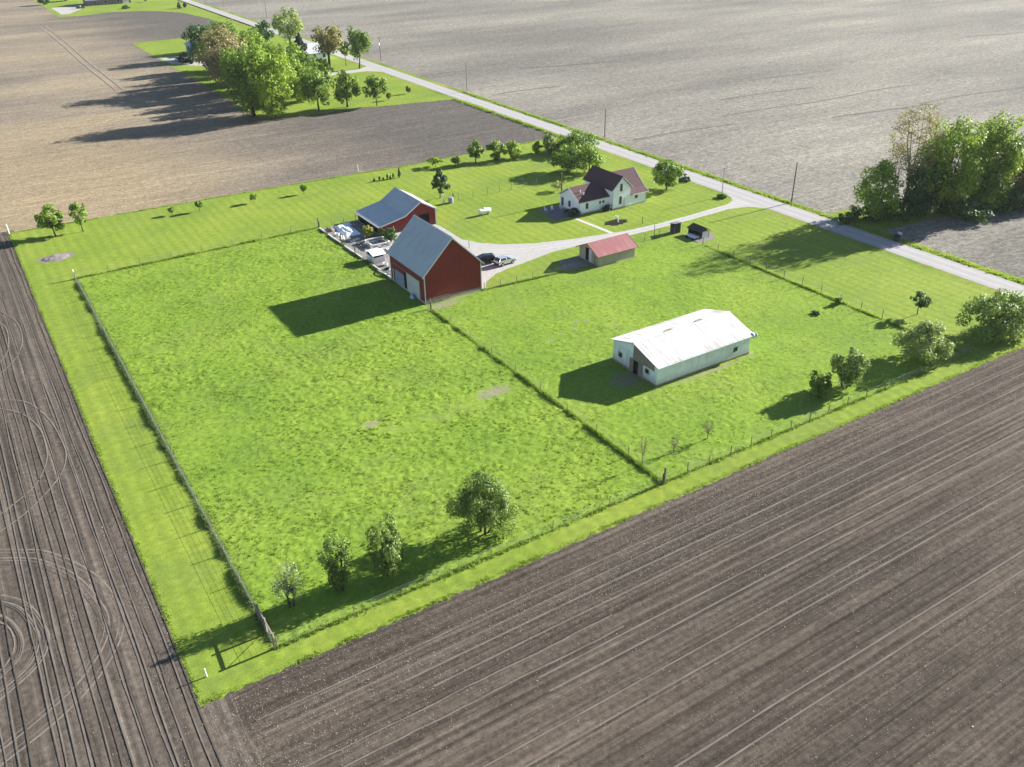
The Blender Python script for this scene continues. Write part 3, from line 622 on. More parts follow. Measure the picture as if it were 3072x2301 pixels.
d_ = MB(); d_.box(57.86, 57.945, 120.95, 125.55, 0.15, 3.4)
for k in range(5): d_.box(57.83, 57.865, 121.0+k*1.1, 121.12+k*1.1, 0.15, 3.4)
T.part('sliding_door', d_, M['door'], label='pale grey sliding door on the shaded side')
T.part('door_track', B(57.80, 57.94, 120.6, 130.6, 3.46, 3.58), M['weather'])
T.part('doorway', B(57.90, 57.948, 125.6, 126.6, 0.25, 3.1), M['black'])
bl = MB(); bl.box(57.89, 57.946, 126.65, 130.2, 0.25, 2.5)
T.part('door', bl, M['bluedoor'], label='faded blue-grey boarded door')
T.part('downpipe', B(57.72, 57.84, 130.5, 130.66, 0.2, 2.4), M['trim'])
sk = MB(); sk.box(57.96, 68.49, 119.055, 119.097, 0.26, 0.55); T.part('base_strip', sk, M['weather'])

# ---- long low red barn with a lean-to
T = Thing('red_outbuilding', (71.6, 157.9), 'low red barn behind the tall one, with long sagging lean-to roof', 'barn')
T.part('wall', MB().prism([(65.5, 0.1), (77.7, 0.1), (77.7, 3.15), (74.4, 5.08), (70.9, 2.9), (65.5, 1.75)], 'Y', 152.5, 163.3), M['redN'])
T.part('foundation', B(65.43, 77.77, 152.43, 163.37, 0, 0.1), M['concrete'])
rf = MB(); ya, yb = 152.2, 163.6
for p, q in (((65.1, 1.9), (70.9, 3.12)), ((70.9, 3.125), (74.4, 5.34)), ((74.41, 5.34), (78.0, 3.22))):
    rf.slab((p[0], ya, p[1]), (q[0], ya, q[1]), (q[0], yb, q[1]), (p[0], yb, p[1]), 0.12)
ro = T.part('roof', rf, M['bluegrey'])
T.part('ridge_cap', MB().prism([(74.2, 5.27), (74.405, 5.44), (74.6, 5.27), (74.405, 5.37)], 'Y', 152.17, 163.63), M['trim'], parent=ro)
for yy in (152.15, 163.66):
    b_ = MB()
    for p, q in (((65.05, 1.8), (70.9, 3.02)), ((70.9, 3.02), (74.4, 5.24)), ((74.4, 5.24), (78.05, 3.1))): b_.bar((p[0], yy, p[1]), (q[0], yy, q[1]), 0.05, 0.22)
    T.part('rake_board', b_, M['trim'])
T.part('fascia', MB().box(65.0, 65.08, 152.2, 163.6, 1.68, 1.88).box(78.02, 78.1, 152.2, 163.6, 3.0, 3.2), M['trim'])
T.part('corner_board', MB().box(77.6, 77.8, 152.4, 152.6, 0.1, 3.1).box(65.4, 65.6, 152.4, 152.6, 0.1, 1.72), M['trim'])
T.part('doorway', B(74.0, 76.2, 152.45, 152.498, 0.1, 2.6), M['black'])
T.part('door_frame', MB().box(73.88, 73.99, 152.42, 152.49, 0.1, 2.72).box(76.21, 76.32, 152.42, 152.49, 0.1, 2.72).box(73.99, 76.21, 152.42, 152.49, 2.61, 2.72), M['redN'])
T.part('open_bay', B(65.45, 65.498, 153.4, 162.6, 0.15, 1.35), M['black'])

# ---- white farmhouse
T = Thing('farmhouse', (112.6, 143.9), 'white clapboard farmhouse with dark red-brown gabled roofs', 'house')
wl = MB(); wl.prism([(112.05, 0.3), (116.55, 0.3), (116.55, 4.25), (114.3, 6.45), (112.05, 4.25)], 'Y', 139.1, 148.9)
wl.prism([(140.45, 0.3), (147.4, 0.3), (147.4, 2.62), (143.92, 4.68), (140.45, 2.62)], 'X', 104.5, 112.06)
wl.prism([(139.25, 0.3), (148.75, 0.3), (148.75, 2.35), (147.6, 2.98), (144.0, 6.05), (140.4, 2.98), (139.25, 2.35)], 'X', 116.54, 120.95)
T.part('wall', wl, M['house'])
fd = MB(); fd.box(112.0, 116.6, 139.05, 148.95, 0, 0.3); fd.box(104.45, 111.99, 140.4, 147.45, 0, 0.3); fd.box(116.61, 121.0, 139.2, 148.8, 0, 0.3)
T.part('foundation', fd, M['concrete'])
rf = MB()
rf.slab((111.6, 138.78, 4.12), (114.3, 138.78, 6.76), (114.3, 149.2, 6.76), (111.6, 149.2, 4.12), 0.1); rf.slab((114.301, 138.78, 6.76), (117.0, 138.78, 4.12), (117.0, 149.2, 4.12), (114.301, 149.2, 6.76), 0.1)
rf.slab((104.15, 140.08, 2.68), (112.4, 140.08, 2.68), (112.4, 143.92, 4.95), (104.15, 143.92, 4.95), 0.1); rf.slab((104.15, 143.921, 4.95), (112.4, 143.921, 4.95), (112.4, 147.76, 2.68), (104.15, 147.76, 2.68), 0.1)
rf.slab((116.62, 138.78, 2.5), (121.3, 138.78, 2.5), (121.3, 140.4, 3.3), (116.62, 140.4, 3.3), 0.1); rf.slab((114.5, 140.401, 3.3), (121.3, 140.401, 3.3), (121.3, 144.0, 6.38), (114.5, 144.0, 6.38), 0.1)
rf.slab((114.5, 144.001, 6.38), (121.3, 144.001, 6.38), (121.3, 147.6, 3.3), (114.5, 147.6, 3.3), 0.1); rf.slab((116.62, 147.601, 3.3), (121.3, 147.601, 3.3), (121.3, 149.2, 2.5), (116.62, 149.2, 2.5), 0.1)
ro = T.part('roof', rf, M['shingle'])
tr = MB(); tr.bar((111.55, 138.74, 4.02), (114.3, 138.74, 6.68), 0.05, 0.22); tr.bar((114.3, 138.74, 6.68), (117.05, 138.74, 4.02), 0.05, 0.22)
tr.bar((104.11, 140.03, 2.58), (104.11, 143.92, 4.87), 0.05, 0.2); tr.bar((104.11, 143.92, 4.87), (104.11, 147.8, 2.58), 0.05, 0.2)
tr.bar((121.34, 138.74, 2.42), (121.34, 140.4, 3.22), 0.05, 0.2); tr.bar((121.34, 140.4, 3.22), (121.34, 144.0, 6.3), 0.05, 0.2)
T.part('rake_board', tr, M['trim'])
gt = MB(); gt.box(104.15, 111.95, 139.96, 140.07, 2.52, 2.66); gt.box(117.1, 121.3, 138.66, 138.77, 2.36, 2.48); gt.box(111.48, 111.59, 138.8, 140.0, 3.98, 4.1)
T.part('gutter', gt, M['trim'])
T.part('corner_board', MB().box(111.98, 112.1, 139.04, 139.16, .3, 4.2).box(104.44, 104.56, 140.39, 140.51, .3, 2.6).box(120.9, 121.02, 139.19, 139.31, .3, 2.3), M['trim'])
for u, z0, z1, wd, yy in ((106.4, 1.0, 2.15, 0.6, 140.45), (109.75, 1.5, 2.0, 0.5, 140.45), (110.6, 1.5, 2.0, 0.5, 140.45), (114.12, 3.65, 5.2, 0.6, 139.1), (114.02, 0.95, 2.6, 0.62, 139.1), (118.4, 1.35, 2.05, 0.7, 139.25)):
    window_on(T, 'S', u, z0, z1, wd, yy, -1)
window_on(T, 'W', 143.9, 0.9, 2.1, 0.7, 104.5, -1); window_on(T, 'W', 146.4, 0.5, 2.2, 0.8, 104.5, -1)
for vx, vy, vz in ((106.0, 142.3, 3.95), (106.35, 141.6, 3.6)): T.part('vent_pipe', MB().tube([(vx, vy, vz-.1), (vx, vy, vz+.55)], 0.09, 8), M['white'], parent=ro)
T.part('downpipe', MB().tube([(115.0, 139.03, 0.3), (115.0, 139.03, 2.2)], 0.05, 6), M['metalgate'])
st_ = MB(); st_.box(120.96, 122.4, 143.0, 145.0, 0, 0.2); st_.box(121.4, 122.4, 143.2, 144.8, 0, 0.1); T.part('step', st_, M['concrete'])

# ---- long white livestock barn
T = Thing('livestock_barn', (79.95, 82.25), 'long white metal barn in the paddock, its pale roof streaked with rust', 'barn')
T.part('wall', MB().prism([(77.5, 0.35), (87.0, 0.35), (87.0, 3.12), (82.35, 4.52), (77.5, 3.05)], 'X', 71.3, 88.6), M['wwall'])
T.part('base_strip', B(71.25, 88.65, 77.45, 87.05, 0, 0.345), M['weather'])  # dark board colour stands in for the shaded open gap under the wall
rf = MB(); rf.slab((70.95, 77.08, 3.2), (89.0, 77.08, 3.2), (89.0, 82.38, 4.78), (70.95, 82.38, 4.78), 0.08); rf.slab((70.95, 82.381, 4.78), (89.0, 82.381, 4.78), (89.0, 87.4, 3.3), (70.95, 87.4, 3.3), 0.08)
ro = T.part('roof', rf, M['wroof'])
for vx in (76.9, 82.6):
    v_ = MB(); v_.slab((vx, 82.5, 4.83), (vx+1.3, 82.45, 4.87), (vx+1.5, 83.3, 4.60), (vx+.2, 83.1, 4.64), 0.03); v_.bar((vx-.2, 82.5, 4.83), (vx+.9, 83.2, 4.68), 0.10, 0.06)
    T.part('lifted_sheet', v_, M['weather'], parent=ro)
T.part('ridge_cap', MB().prism([(82.1, 4.735), (82.38, 4.86), (82.66, 4.735), (82.38, 4.80)], 'X', 70.93, 89.02), M['wroof'], parent=ro)
gb = MB(); gb.prism([(78.05, 2.2), (82.6, 2.15), (82.5, 4.42), (82.0, 4.40), (78.05, 3.18)], 'X', 71.26, 71.298); T.part('gable_panel', gb, M['weather'], label='weathered brown boards under the near gable')
T.part('end_cladding', MB().box(71.27, 71.297, 82.62, 86.95, 0.36, 3.1).box(71.27, 71.297, 77.55, 80.9, 0.36, 2.12), M['wwallY'])
T.part('doorway', B(71.24, 71.298, 81.35, 82.35, 0.05, 2.1), M['black'])
for a, b in ((80.35, 81.3), (82.4, 83.1)):
    dd = MB(); dd.box(71.16, 71.235, a, b, 0.1, 2.2); dd.bar((71.14, a+.05, .2), (71.14, b-.05, 2.1), 0.03, 0.1); T.part('sliding_door', dd, M['weather'])
window_on(T, 'W', 85.3, 1.3, 1.95, 0.7, 71.27, -1, frame='weather'); window_on(T, 'W', 79.5, 1.3, 1.9, 0.7, 71.27, -1, frame='weather')
window_on(T, 'S', 85.8, 1.2, 1.95, 0.85, 77.5, -1, frame='wwall'); 
hd = MB(); hd.tube([(88.7, 77.35, 3.0), (89.25, 77.35, 3.0)], 0.42, 14); hd.tube([(89.25, 77.35, 3.0), (89.32, 77.35, 3.0)], [0.5, 0.48], 14)
T.part('exhaust_hood', hd, M['trim'])
T.part('gutter', B(70.95, 88.6, 76.98, 77.07, 3.04, 3.14), M['wwall'])

# ---- red-roofed shed
T = Thing('tool_shed', (95, 119), 'small grey-boarded shed with faded red metal roof and open end door', 'shed')
T.part('wall', MB().prism([(116, 0.1), (122, 0.1), (122, 2.0), (119, 3.38), (116, 2.0)], 'X', 91, 99), M['shedwall'])
T.part('foundation', B(90.95, 99.05, 115.95, 122.05, 0, 0.1), M['concrete'])
rf = MB(); rf.slab((90.5, 115.65, 1.98), (99.5, 115.65, 1.98), (99.5, 119, 3.6), (90.5, 119, 3.6), 0.08); rf.slab((90.5, 119.001, 3.6), (99.5, 119.001, 3.6), (99.5, 122.35, 1.98), (90.5, 122.35, 1.98), 0.08)
ro = T.part('roof', rf, M['redroof'])
T.part('ridge_cap', MB().prism([(118.85, 3.55), (119, 3.66), (119.15, 3.55), (119, 3.61)], 'X', 90.48, 99.52), M['redroof'], parent=ro)
tr = MB(); tr.bar((90.46, 115.6, 1.9), (90.46, 119, 3.53), .05, .16); tr.bar((90.46, 119, 3.53), (90.46, 122.4, 1.9), .05, .16); tr.bar((99.54, 115.6, 1.9), (99.54, 119, 3.53), .05, .16); T.part('rake_board', tr, M['weather'])
T.part('end_cladding', MB().box(90.965, 90.997, 116.03, 118.1, 0.12, 2.0).box(90.965, 90.997, 120.1, 121.97, 0.12, 2.0), M['shedwallY'])
T.part('doorway', B(90.95, 90.998, 118.2, 120.05, 0.1, 2.45), M['black'])
T.part('sliding_door', MB().box(90.87, 90.945, 118.15, 118.95, 0.1, 2.45).bar((90.85, 118.2, .3), (90.85, 118.9, 2.2), .03, .08), M['trim'])

# ---- small buildings at the gravel ring
T = Thing('privy', (113.8, 121.7), 'narrow dark privy with sloping lilac-grey roof beside the driveway', 'privy')
T.part('wall', MB().prism([(121.0, 0), (122.4, 0), (122.4, 1.75), (121.0, 2.05)], 'X', 113.1, 114.5), M['darkwood'])
T.part('roof', MB().slab((112.9, 120.8, 2.16), (114.7, 120.8, 2.16), (114.7, 122.6, 1.79), (112.9, 122.6, 1.79), .06), M['deck'])
T.part('door', MB().box(113.35, 114.05, 120.95, 120.995, 0.1, 1.85), M['darkwood'])
T = Thing('hen_house', (116.4, 117.8), 'black-roofed open-fronted hen house with a white end board', 'hen house')
T.part('wall', MB().box(117.2, 117.32, 116.1, 119.5, 0, 1.3).box(115.3, 117.2, 119.4, 119.5, 0, 1.2), M['darkwood'])
T.part('end_board', B(115.6, 117.2, 116.1, 116.18, 0, 1.35), M['trim'], label='white end board')
T.part('roof', MB().slab((114.9, 115.9, 1.35), (116.6, 115.9, 1.95), (116.6, 119.8, 1.95), (114.9, 119.8, 1.35), .07).slab((116.61, 115.9, 1.95), (117.6, 115.9, 1.4), (117.6, 119.8, 1.4), (116.61, 119.8, 1.95), .07), M['tarroof'])
pp = MB(); [pp.bar((115.1, y, 0), (115.1, y, 1.4), .1) for y in (116.2, 117.8, 119.4)]; T.part('post', pp, M['darkwood'])
T = Thing('cart', (114.6, 117.0), 'low flat cart with a pale deck in front of the hen house', 'cart')
T.part('deck', MB().box(113.6, 115.0, 116.2, 118.6, 0.42, 0.52), M['chair'])
for yy in (116.6, 118.2):
    for xx in (113.55, 115.05): T.part('wheel', MB().tube([(xx-.05, yy, .25), (xx+.05, yy, .25)], .25, 12), M['rubber'])
T.part('drawbar', MB().bar((114.3, 116.2, .45), (114.2, 115.0, .3), .08), M['darkwood'])

# ---- white milk house in the barnyard
T = Thing('milk_house', (59.3, 141.3), 'boxy white hutch with an open band under its roof, on the barnyard edge', 'hutch')
T.part('wall', MB().box(58.2, 60.4, 139.8, 142.8, 0, 1.15), M['wwall'])
pp = MB(); [pp.box(x-.06, x+.06, y-.06, y+.06, 1.15, 1.6) for x in (58.28, 60.32) for y in (139.88, 142.72)]; T.part('post', pp, M['trim'])
T.part('opening', B(58.35, 60.25, 139.95, 142.65, 1.151, 1.55), M['black'])
T.part('roof', MB().slab((58.0, 139.5, 1.66), (60.6, 139.5, 1.66), (60.6, 141.3, 2.05), (58.0, 141.3, 2.05), .07).slab((58.0, 141.301, 2.05), (60.6, 141.301, 2.05), (60.6, 143.1, 1.66), (58.0, 143.1, 1.66), .07), M['white'])

# ---- barnyard clutter
T = Thing('board_pen', (63.1, 148.9), 'square white board pen full of scrap in the barnyard', 'pen')
x0, x1, y0, y1 = 61.2, 64.8, 146.8, 150.3
for k, (a, b) in enumerate((((x0, y0), (x1, y0)), ((x1, y0), (x1, y1)), ((x1, y1), (x0, y1)), ((x0, y1), (x0, y0)))):
    r_ = MB(); [r_.bar((*a, z), (*b, z), .06, .16) for z in (.25, .62)]; r_.bar((*a, .8), (*b, .8), .18, .06); T.part('side', r_, M['whitepost'])
pp = MB(); [pp.box(x-.07, x+.07, y-.07, y+.07, 0, .76) for x in (x0, x1) for y in (y0, y1)]; T.part('post', pp, M['whitepost'])
def lumps(name, label, cat, loc, sx, sy, sz, mat, seed, rz=0):
    n = 22; X, Y = np.meshgrid(np.linspace(-1, 1, n), np.linspace(-1, 1, n), indexing='ij')
    Q = np.maximum(np.abs(X), np.abs(Y)) if 'tarp' in name else np.minimum(1, np.hypot(X, Y)*1.02)
    Z = np.clip(1-Q**4, 0, 1)*(0.40+0.5*vnoise(X*2.2+seed, Y*3.1+seed, seed)+0.45*vnoise(X*5.5+seed, Y*7+seed, seed+1))
    V = np.stack([X*sx*(1+.06*vnoise(Y*4+9, X*4, seed)), Y*sy, Z*sz], -1).reshape(-1, 3); idx = np.arange(n*n).reshape(n, n)
    F = np.stack([idx[:-1, :-1], idx[1:, :-1], idx[1:, 1:], idx[:-1, 1:]], -1).reshape(-1, 4)
    o = np_mesh(name, V, F, mat, smooth=True); o.location = loc; o.rotation_euler = (0, 0, rz); return tag(o, label, cat)
lumps('scrap_heap', 'heap of grey scrap inside the white board pen', 'scrap', (62.9, 148.5, .02), 1.3, 1.3, .55, M['junk'], 3)
lumps('tarpaulin', 'long white tarpaulin over a low pile, half in the low barn shadow', 'tarpaulin', (61.2, 159.2, .02), 1.55, 3.5, .62, M['tarp'], 5)
lumps('tarpaulin', 'smaller crumpled white tarpaulin at the north corner of the barnyard', 'tarpaulin', (62.5, 162.2, .02), 0.9, 0.7, .5, M['tarp'], 6)
lumps('brush_pile', 'untidy grey brush pile by the barnyard gate corner', 'brush pile', (58.6, 161.2, .02), 0.9, 1.3, .5, M['wood'], 8)
lumps('ash_heap', 'round burn heap of ash and rubble on the north-west lawn', 'ash heap', (10.3, 176.6, .012), 2.4, 1.9, .30, M['ash'], 9)
lumps('straw_heap', 'pale straw heap against the tall barn corner wall', 'straw heap', (59.6, 134.6, .02), 1.2, 1.2, .55, M['whitepost'], 10)
for (lx, ly), lz, lab in (((58.9, 155.8), 1.2, 'stack of pale boards along the timber edging'), ((60.3, 153.3), .3, 'stack of grey boards south of the long tarpaulin'), ((63.4, 144.2), 1.5, 'stack of weathered boards between board pen and tall barn')):
    T = Thing('lumber_stack', (lx, ly, .02), lab, 'lumber', None, lz)
    for k in range(7):
        q = rng.random(3); T.part('board', MB().bar((-1.1-q[0]*.4, -.3+.2*(k % 4)+q[1]*.05, .05+.06*(k//4)), (1.1+q[1]*.4, -.3+.2*(k % 4)+q[2]*.08, .05+.06*(k//4)), .18, .05), M['wood' if k % 2 else 'whitepost'], local=True)
for (lx, ly), lab in (((58.6, 157.6), 'white tub at the west edge of the barnyard'), ((62.9, 153.6), 'white tub by the yellow-green flowering bush'), ((59.8, 138.2), 'white tub just south of the white hutch')):
    T = Thing('tub', (lx, ly, .02), lab, 'tub'); T.part('basin', MB().lathe([(.30, 0), (.38, .05), (.45, .5), (.48, .52), (.42, .5), (.34, .1), (.02, .08)], 16), M['chair'], local=True); T.part('handle', MB().bar((-.5, -.1, .45), (-.5, .1, .45), .04), M['junk'], local=True)
def tyre(loc, label, rz=0):
    T = Thing('old_tyre', loc, label, 'tyre'); t_ = MB(); n = 18; m = 8
    vs = []; fs = []
    for i in range(n):
        for j in range(m):
            a = 2*math.pi*i/n; b = 2*math.pi*j/m; r = .38+.13*math.cos(b); vs.append((r*math.cos(a), r*math.sin(a), .13+.13*math.sin(b)))
    for i in range(n):
        for j in range(m): fs.append((i*m+j, ((i+1) % n)*m+j, ((i+1) % n)*m+(j+1) % m, i*m+(j+1) % m))
    t_.add(vs, fs); T.part('tread', t_, M['rubber'], True, local=True)
tyre((59.2, 136.3, .02), 'black tyre lying nearest the tall barn in the barnyard'); tyre((60.4, 144.6, .02), 'black tyre lying behind the white hutch')
for px_, py_, lab, mt in ((59.0, 133.2, 'blue-grey drum beside the long pale rail at the tall barn', 'bluecar'), (62.0, 145.6, 'dark drum between white hutch and white board pen', 'darkwood')):
    T = Thing('drum', (px_, py_), lab, 'drum'); T.part('barrel', MB().lathe([(.27, 0), (.29, .02), (.29, .28), (.31, .3), (.29, .32), (.29, .58), (.31, .6), (.29, .62), (.29, .86), (.27, .88)], 14), M[mt], local=True)
    T.part('rim', MB().lathe([(.30, .86), (.31, .89), (.28, .9)], 14), M['junk'], local=True)
T = Thing('pallet_stack', (60.2, 150.6), 'low stack of grey pallets west of the board pen', 'pallets')
for k in range(3):
    p_ = MB(); [p_.box(59.7, 60.7, 150.1+j*.2, 150.22+j*.2, .1+k*.16, .12+k*.16) for j in range(5)]; [p_.box(59.7+j*.42, 59.84+j*.42, 150.1, 151.02, .0+k*.16, .098+k*.16) for j in range(3)]
    T.part('pallet', p_, M['wood'])
T = Thing('timber_edging', (57.4, 148), 'pale low timber edging along the west side of the barnyard', 'edging')
for a, b in (((57.05, 163.0), (57.1, 160.2)), ((57.1, 158.6), (57.25, 152.6)), ((57.25, 150.8), (57.5, 143.4)), ((57.6, 138.9), (57.72, 136.0)), ((57.75, 134.2), (57.85, 131.9))):
    T.part('board', MB().bar((*a, .2), (*b, .2), .14, .4), M['whitepost'])
for k, yy in enumerate((152.3, 146.2, 139.4)): T.part('post', MB().box(57.2+.1*k, 57.34+.1*k, yy-.07, yy+.07, 0, 1.5), M['wood'])
T = Thing('pipe_rail', (58.1, 133.4), 'long pale bent rail lying from the barnyard to the tall barn wall', 'rail')
T.part('pipe', MB().tube([(57.4, 136.6, .2), (57.2, 135.2, .5), (57.5, 133.8, .45), (57.8, 131.95, .2)], .09, 8), M['whitepost'])
lumps('feed_sacks', 'pale blue feed sacks slumped before the pale barn door', 'sacks', (57.3, 122.7, .02), .42, .75, .7, M['bluecar'], 15)
T = Thing('gate_panel', (60.9, 118.8), 'rusty gate panel leaning on the tall barn gable wall', 'gate panel')
g_ = MB(); [g_.bar((59.3, 118.75+.08*k, .15+.22*k), (62.2, 118.75+.08*k, .15+.22*k), .05) for k in range(4)]; [g_.bar((x, 118.72, .1), (x, 119.0, .9), .05) for x in (59.3, 60.7, 62.2)]
T.part('frame', g_, M['weather'])

# ---- tank, well bed, mounds, boxes
T = Thing('gas_tank', (88.6, 151.8), 'white horizontal gas tank standing on the farmyard lawn', 'gas tank')
t_ = MB(); pr = [(-1.55, .12), (-1.45, .32), (-1.25, .46), (-1.0, .5), (1.0, .5), (1.25, .46), (1.45, .32), (1.55, .12)]
t_.tube([(88.6+a, 151.8, .85) for a, _ in pr], [r for _, r in pr], 16); T.part('tank', t_, M['white'], True)
T.part('valve_dome', MB().lathe([(.22, 1.3), (.22, 1.45), (.14, 1.54), (.04, 1.56)], 12, (88.6, 151.8, 0)), M['white'])
for xx in (87.7, 89.5): T.part('leg', MB().box(xx-.08, xx+.08, 151.5, 152.1, 0, .5), M['junk'])
def disc(name, x, y, rx, ry, z, mat, seed, n=26):
    g = np.random.default_rng(seed); V = [(x+rx*math.cos(2*math.pi*k/n)*(1+.12*g.normal()), y+ry*math.sin(2*math.pi*k/n)*(1+.12*g.normal())) for k in range(n)]
    return sheet(name, V, z, M[mat])
disc('flower_bed', 107.9, 132.7, 2.5, 1.6, .022, 'mulch', 3); disc('burn_patch', 10.3, 176.6, 3.4, 2.2, .02, 'ash', 5)
T = Thing('hand_pump', (108.3, 132.5), 'white garden pump in the round dark flower bed', 'pump')
T.part('column', MB().tube([(108.3, 132.5, 0), (108.3, 132.5, 1.25)], .11, 10), M['white'])
T.part('spout', MB().tube([(108.3, 132.5, 1.15), (107.9, 132.5, 1.2), (107.5, 132.5, 1.05), (107.4, 132.5, .85)], .08, 8), M['white'])
T.part('handle', MB().tube([(108.3, 132.5, 1.25), (107.9, 132.6, 1.5), (107.3, 132.6, 1.4)], .05, 6), M['white'])
T = Thing('mailbox', (138.5, 146.4), 'dark mailbox on a post in a planted mound beside the road', 'mailbox')
T.part('post', MB().box(138.44, 138.56, 146.34, 146.46, 0, 1.05), M['darkwood'])
T.part('box', MB().prism([(146.2, 1.05), (146.6, 1.05), (146.6, 1.3), (146.5, 1.42), (146.3, 1.42), (146.2, 1.3)], 'X', 138.15, 138.85), M['darkwood'])
T = Thing('roadside_cabinet', (144.9, 94.8), 'dark roadside cabinet with a white board behind it, on the far verge', 'cabinet')
T.part('body', MB().box(144.3, 145.3, 94.3, 95.1, 0, .95), M['darkwood']); T.part('lid', MB().slab((144.2, 94.2, 1.05), (145.4, 94.2, 1.05), (145.4, 95.2, 1.12), (144.2, 95.2, 1.12), .08), M['tarroof'])
T.part('board', MB().box(145.5, 145.56, 94.4, 95.3, .1, 1.5), M['trim'])
T = Thing('water_barrel', (86.7, 162.6), 'grey barrel beside the gatepost north of the low red barn', 'barrel')
T.part('barrel', MB().lathe([(.5, 0), (.55, .1), (.58, .6), (.55, 1.1), (.5, 1.2)], 16), M['junk'], local=True); T.part('lid', MB().lathe([(.5, 1.2), (.5, 1.24), (.1, 1.26)], 16), M['metalgate'], local=True)
for cxy, rz, lab in (((100.2, 146.3), .4, 'white garden chair at the far edge of the patio'), ((101.6, 146.0), -.3, 'white garden chair in the middle of the patio'), ((103.4, 145.3), 1.2, 'white garden chair close to the house end wall')):
    T = Thing('garden_chair', (*cxy, .03), lab, 'chair', 'garden chairs on the patio', rz)
    T.part('seat', MB().box(-.25, .25, -.25, .25, .4, .45), M['chair'], local=True); T.part('backrest', MB().slab((-.25, .24, .45), (.25, .24, .45), (.25, .36, .95), (-.25, .36, .95), .04), M['chair'], local=True)
    for sx in (-.22, .22):
        for sy in (-.22, .22): T.part('leg', MB().box(sx-.025, sx+.025, sy-.025, sy+.025, 0, .4), M['chair'], local=True)

# ---- neighbours
T = Thing('grey_shed', (95.5, 391), 'grey shed with a pale roof at the left edge of the neighbouring grove', 'shed')
T.part('wall', MB().prism([(92.0, 0), (99.0, 0), (99.0, 3.4), (95.5, 5.0), (92.0, 3.4)], 'Y', 386, 397), M['bluedoor'])
T.part('roof', MB().slab((91.5, 385.5, 3.3), (95.5, 385.5, 5.25), (95.5, 397.5, 5.25), (91.5, 397.5, 3.3), .12).slab((95.51, 385.5, 5.25), (99.5, 385.5, 3.3), (99.5, 397.5, 3.3), (95.51, 397.5, 5.25), .12), M['nroof'])
T.part('door', B(94.2, 96.8, 385.92, 385.99, 0, 2.6), M['door'])
T = Thing('neighbour_house', (131, 352), 'white house with pale roof half hidden behind the neighbouring trees', 'house')
T.part('wall', MB().prism([(345, 0), (359, 0), (359, 2.9), (352, 5.2), (345, 2.9)], 'X', 121, 134), M['house'])
T.part('roof', MB().slab((120.4, 344.4, 2.85), (134.6, 344.4, 2.85), (134.6, 352, 5.5), (120.4, 352, 5.5), .15).slab((120.4, 352.01, 5.5), (134.6, 352.01, 5.5), (134.6, 359.6, 2.85), (120.4, 359.6, 2.85), .15), M['nroof'])
for u in (124, 127.5, 131.5): window_on(T, 'S', u, 1.0, 2.4, 1.1, 345, -1)
T = Thing('far_house', (98, 606), 'long low grey-roofed house at the top edge of the view', 'house')
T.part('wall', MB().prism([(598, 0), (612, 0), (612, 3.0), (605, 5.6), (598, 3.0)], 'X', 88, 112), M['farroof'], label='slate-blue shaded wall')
T.part('roof', MB().slab((87, 597.2, 2.8), (113, 597.2, 2.8), (113, 605, 6.0), (87, 605, 6.0), .15).slab((87, 605.01, 6.0), (113, 605.01, 6.0), (113, 612.8, 2.8), (87, 612.8, 2.8), .15), M['farroof'])
for u in (92, 98, 105): window_on(T, 'S', u, .9, 2.2, 1.4, 598, -1)
T.part('garage_door', B(107.5, 111, 597.92, 597.99, 0, 2.3), M['trim'])

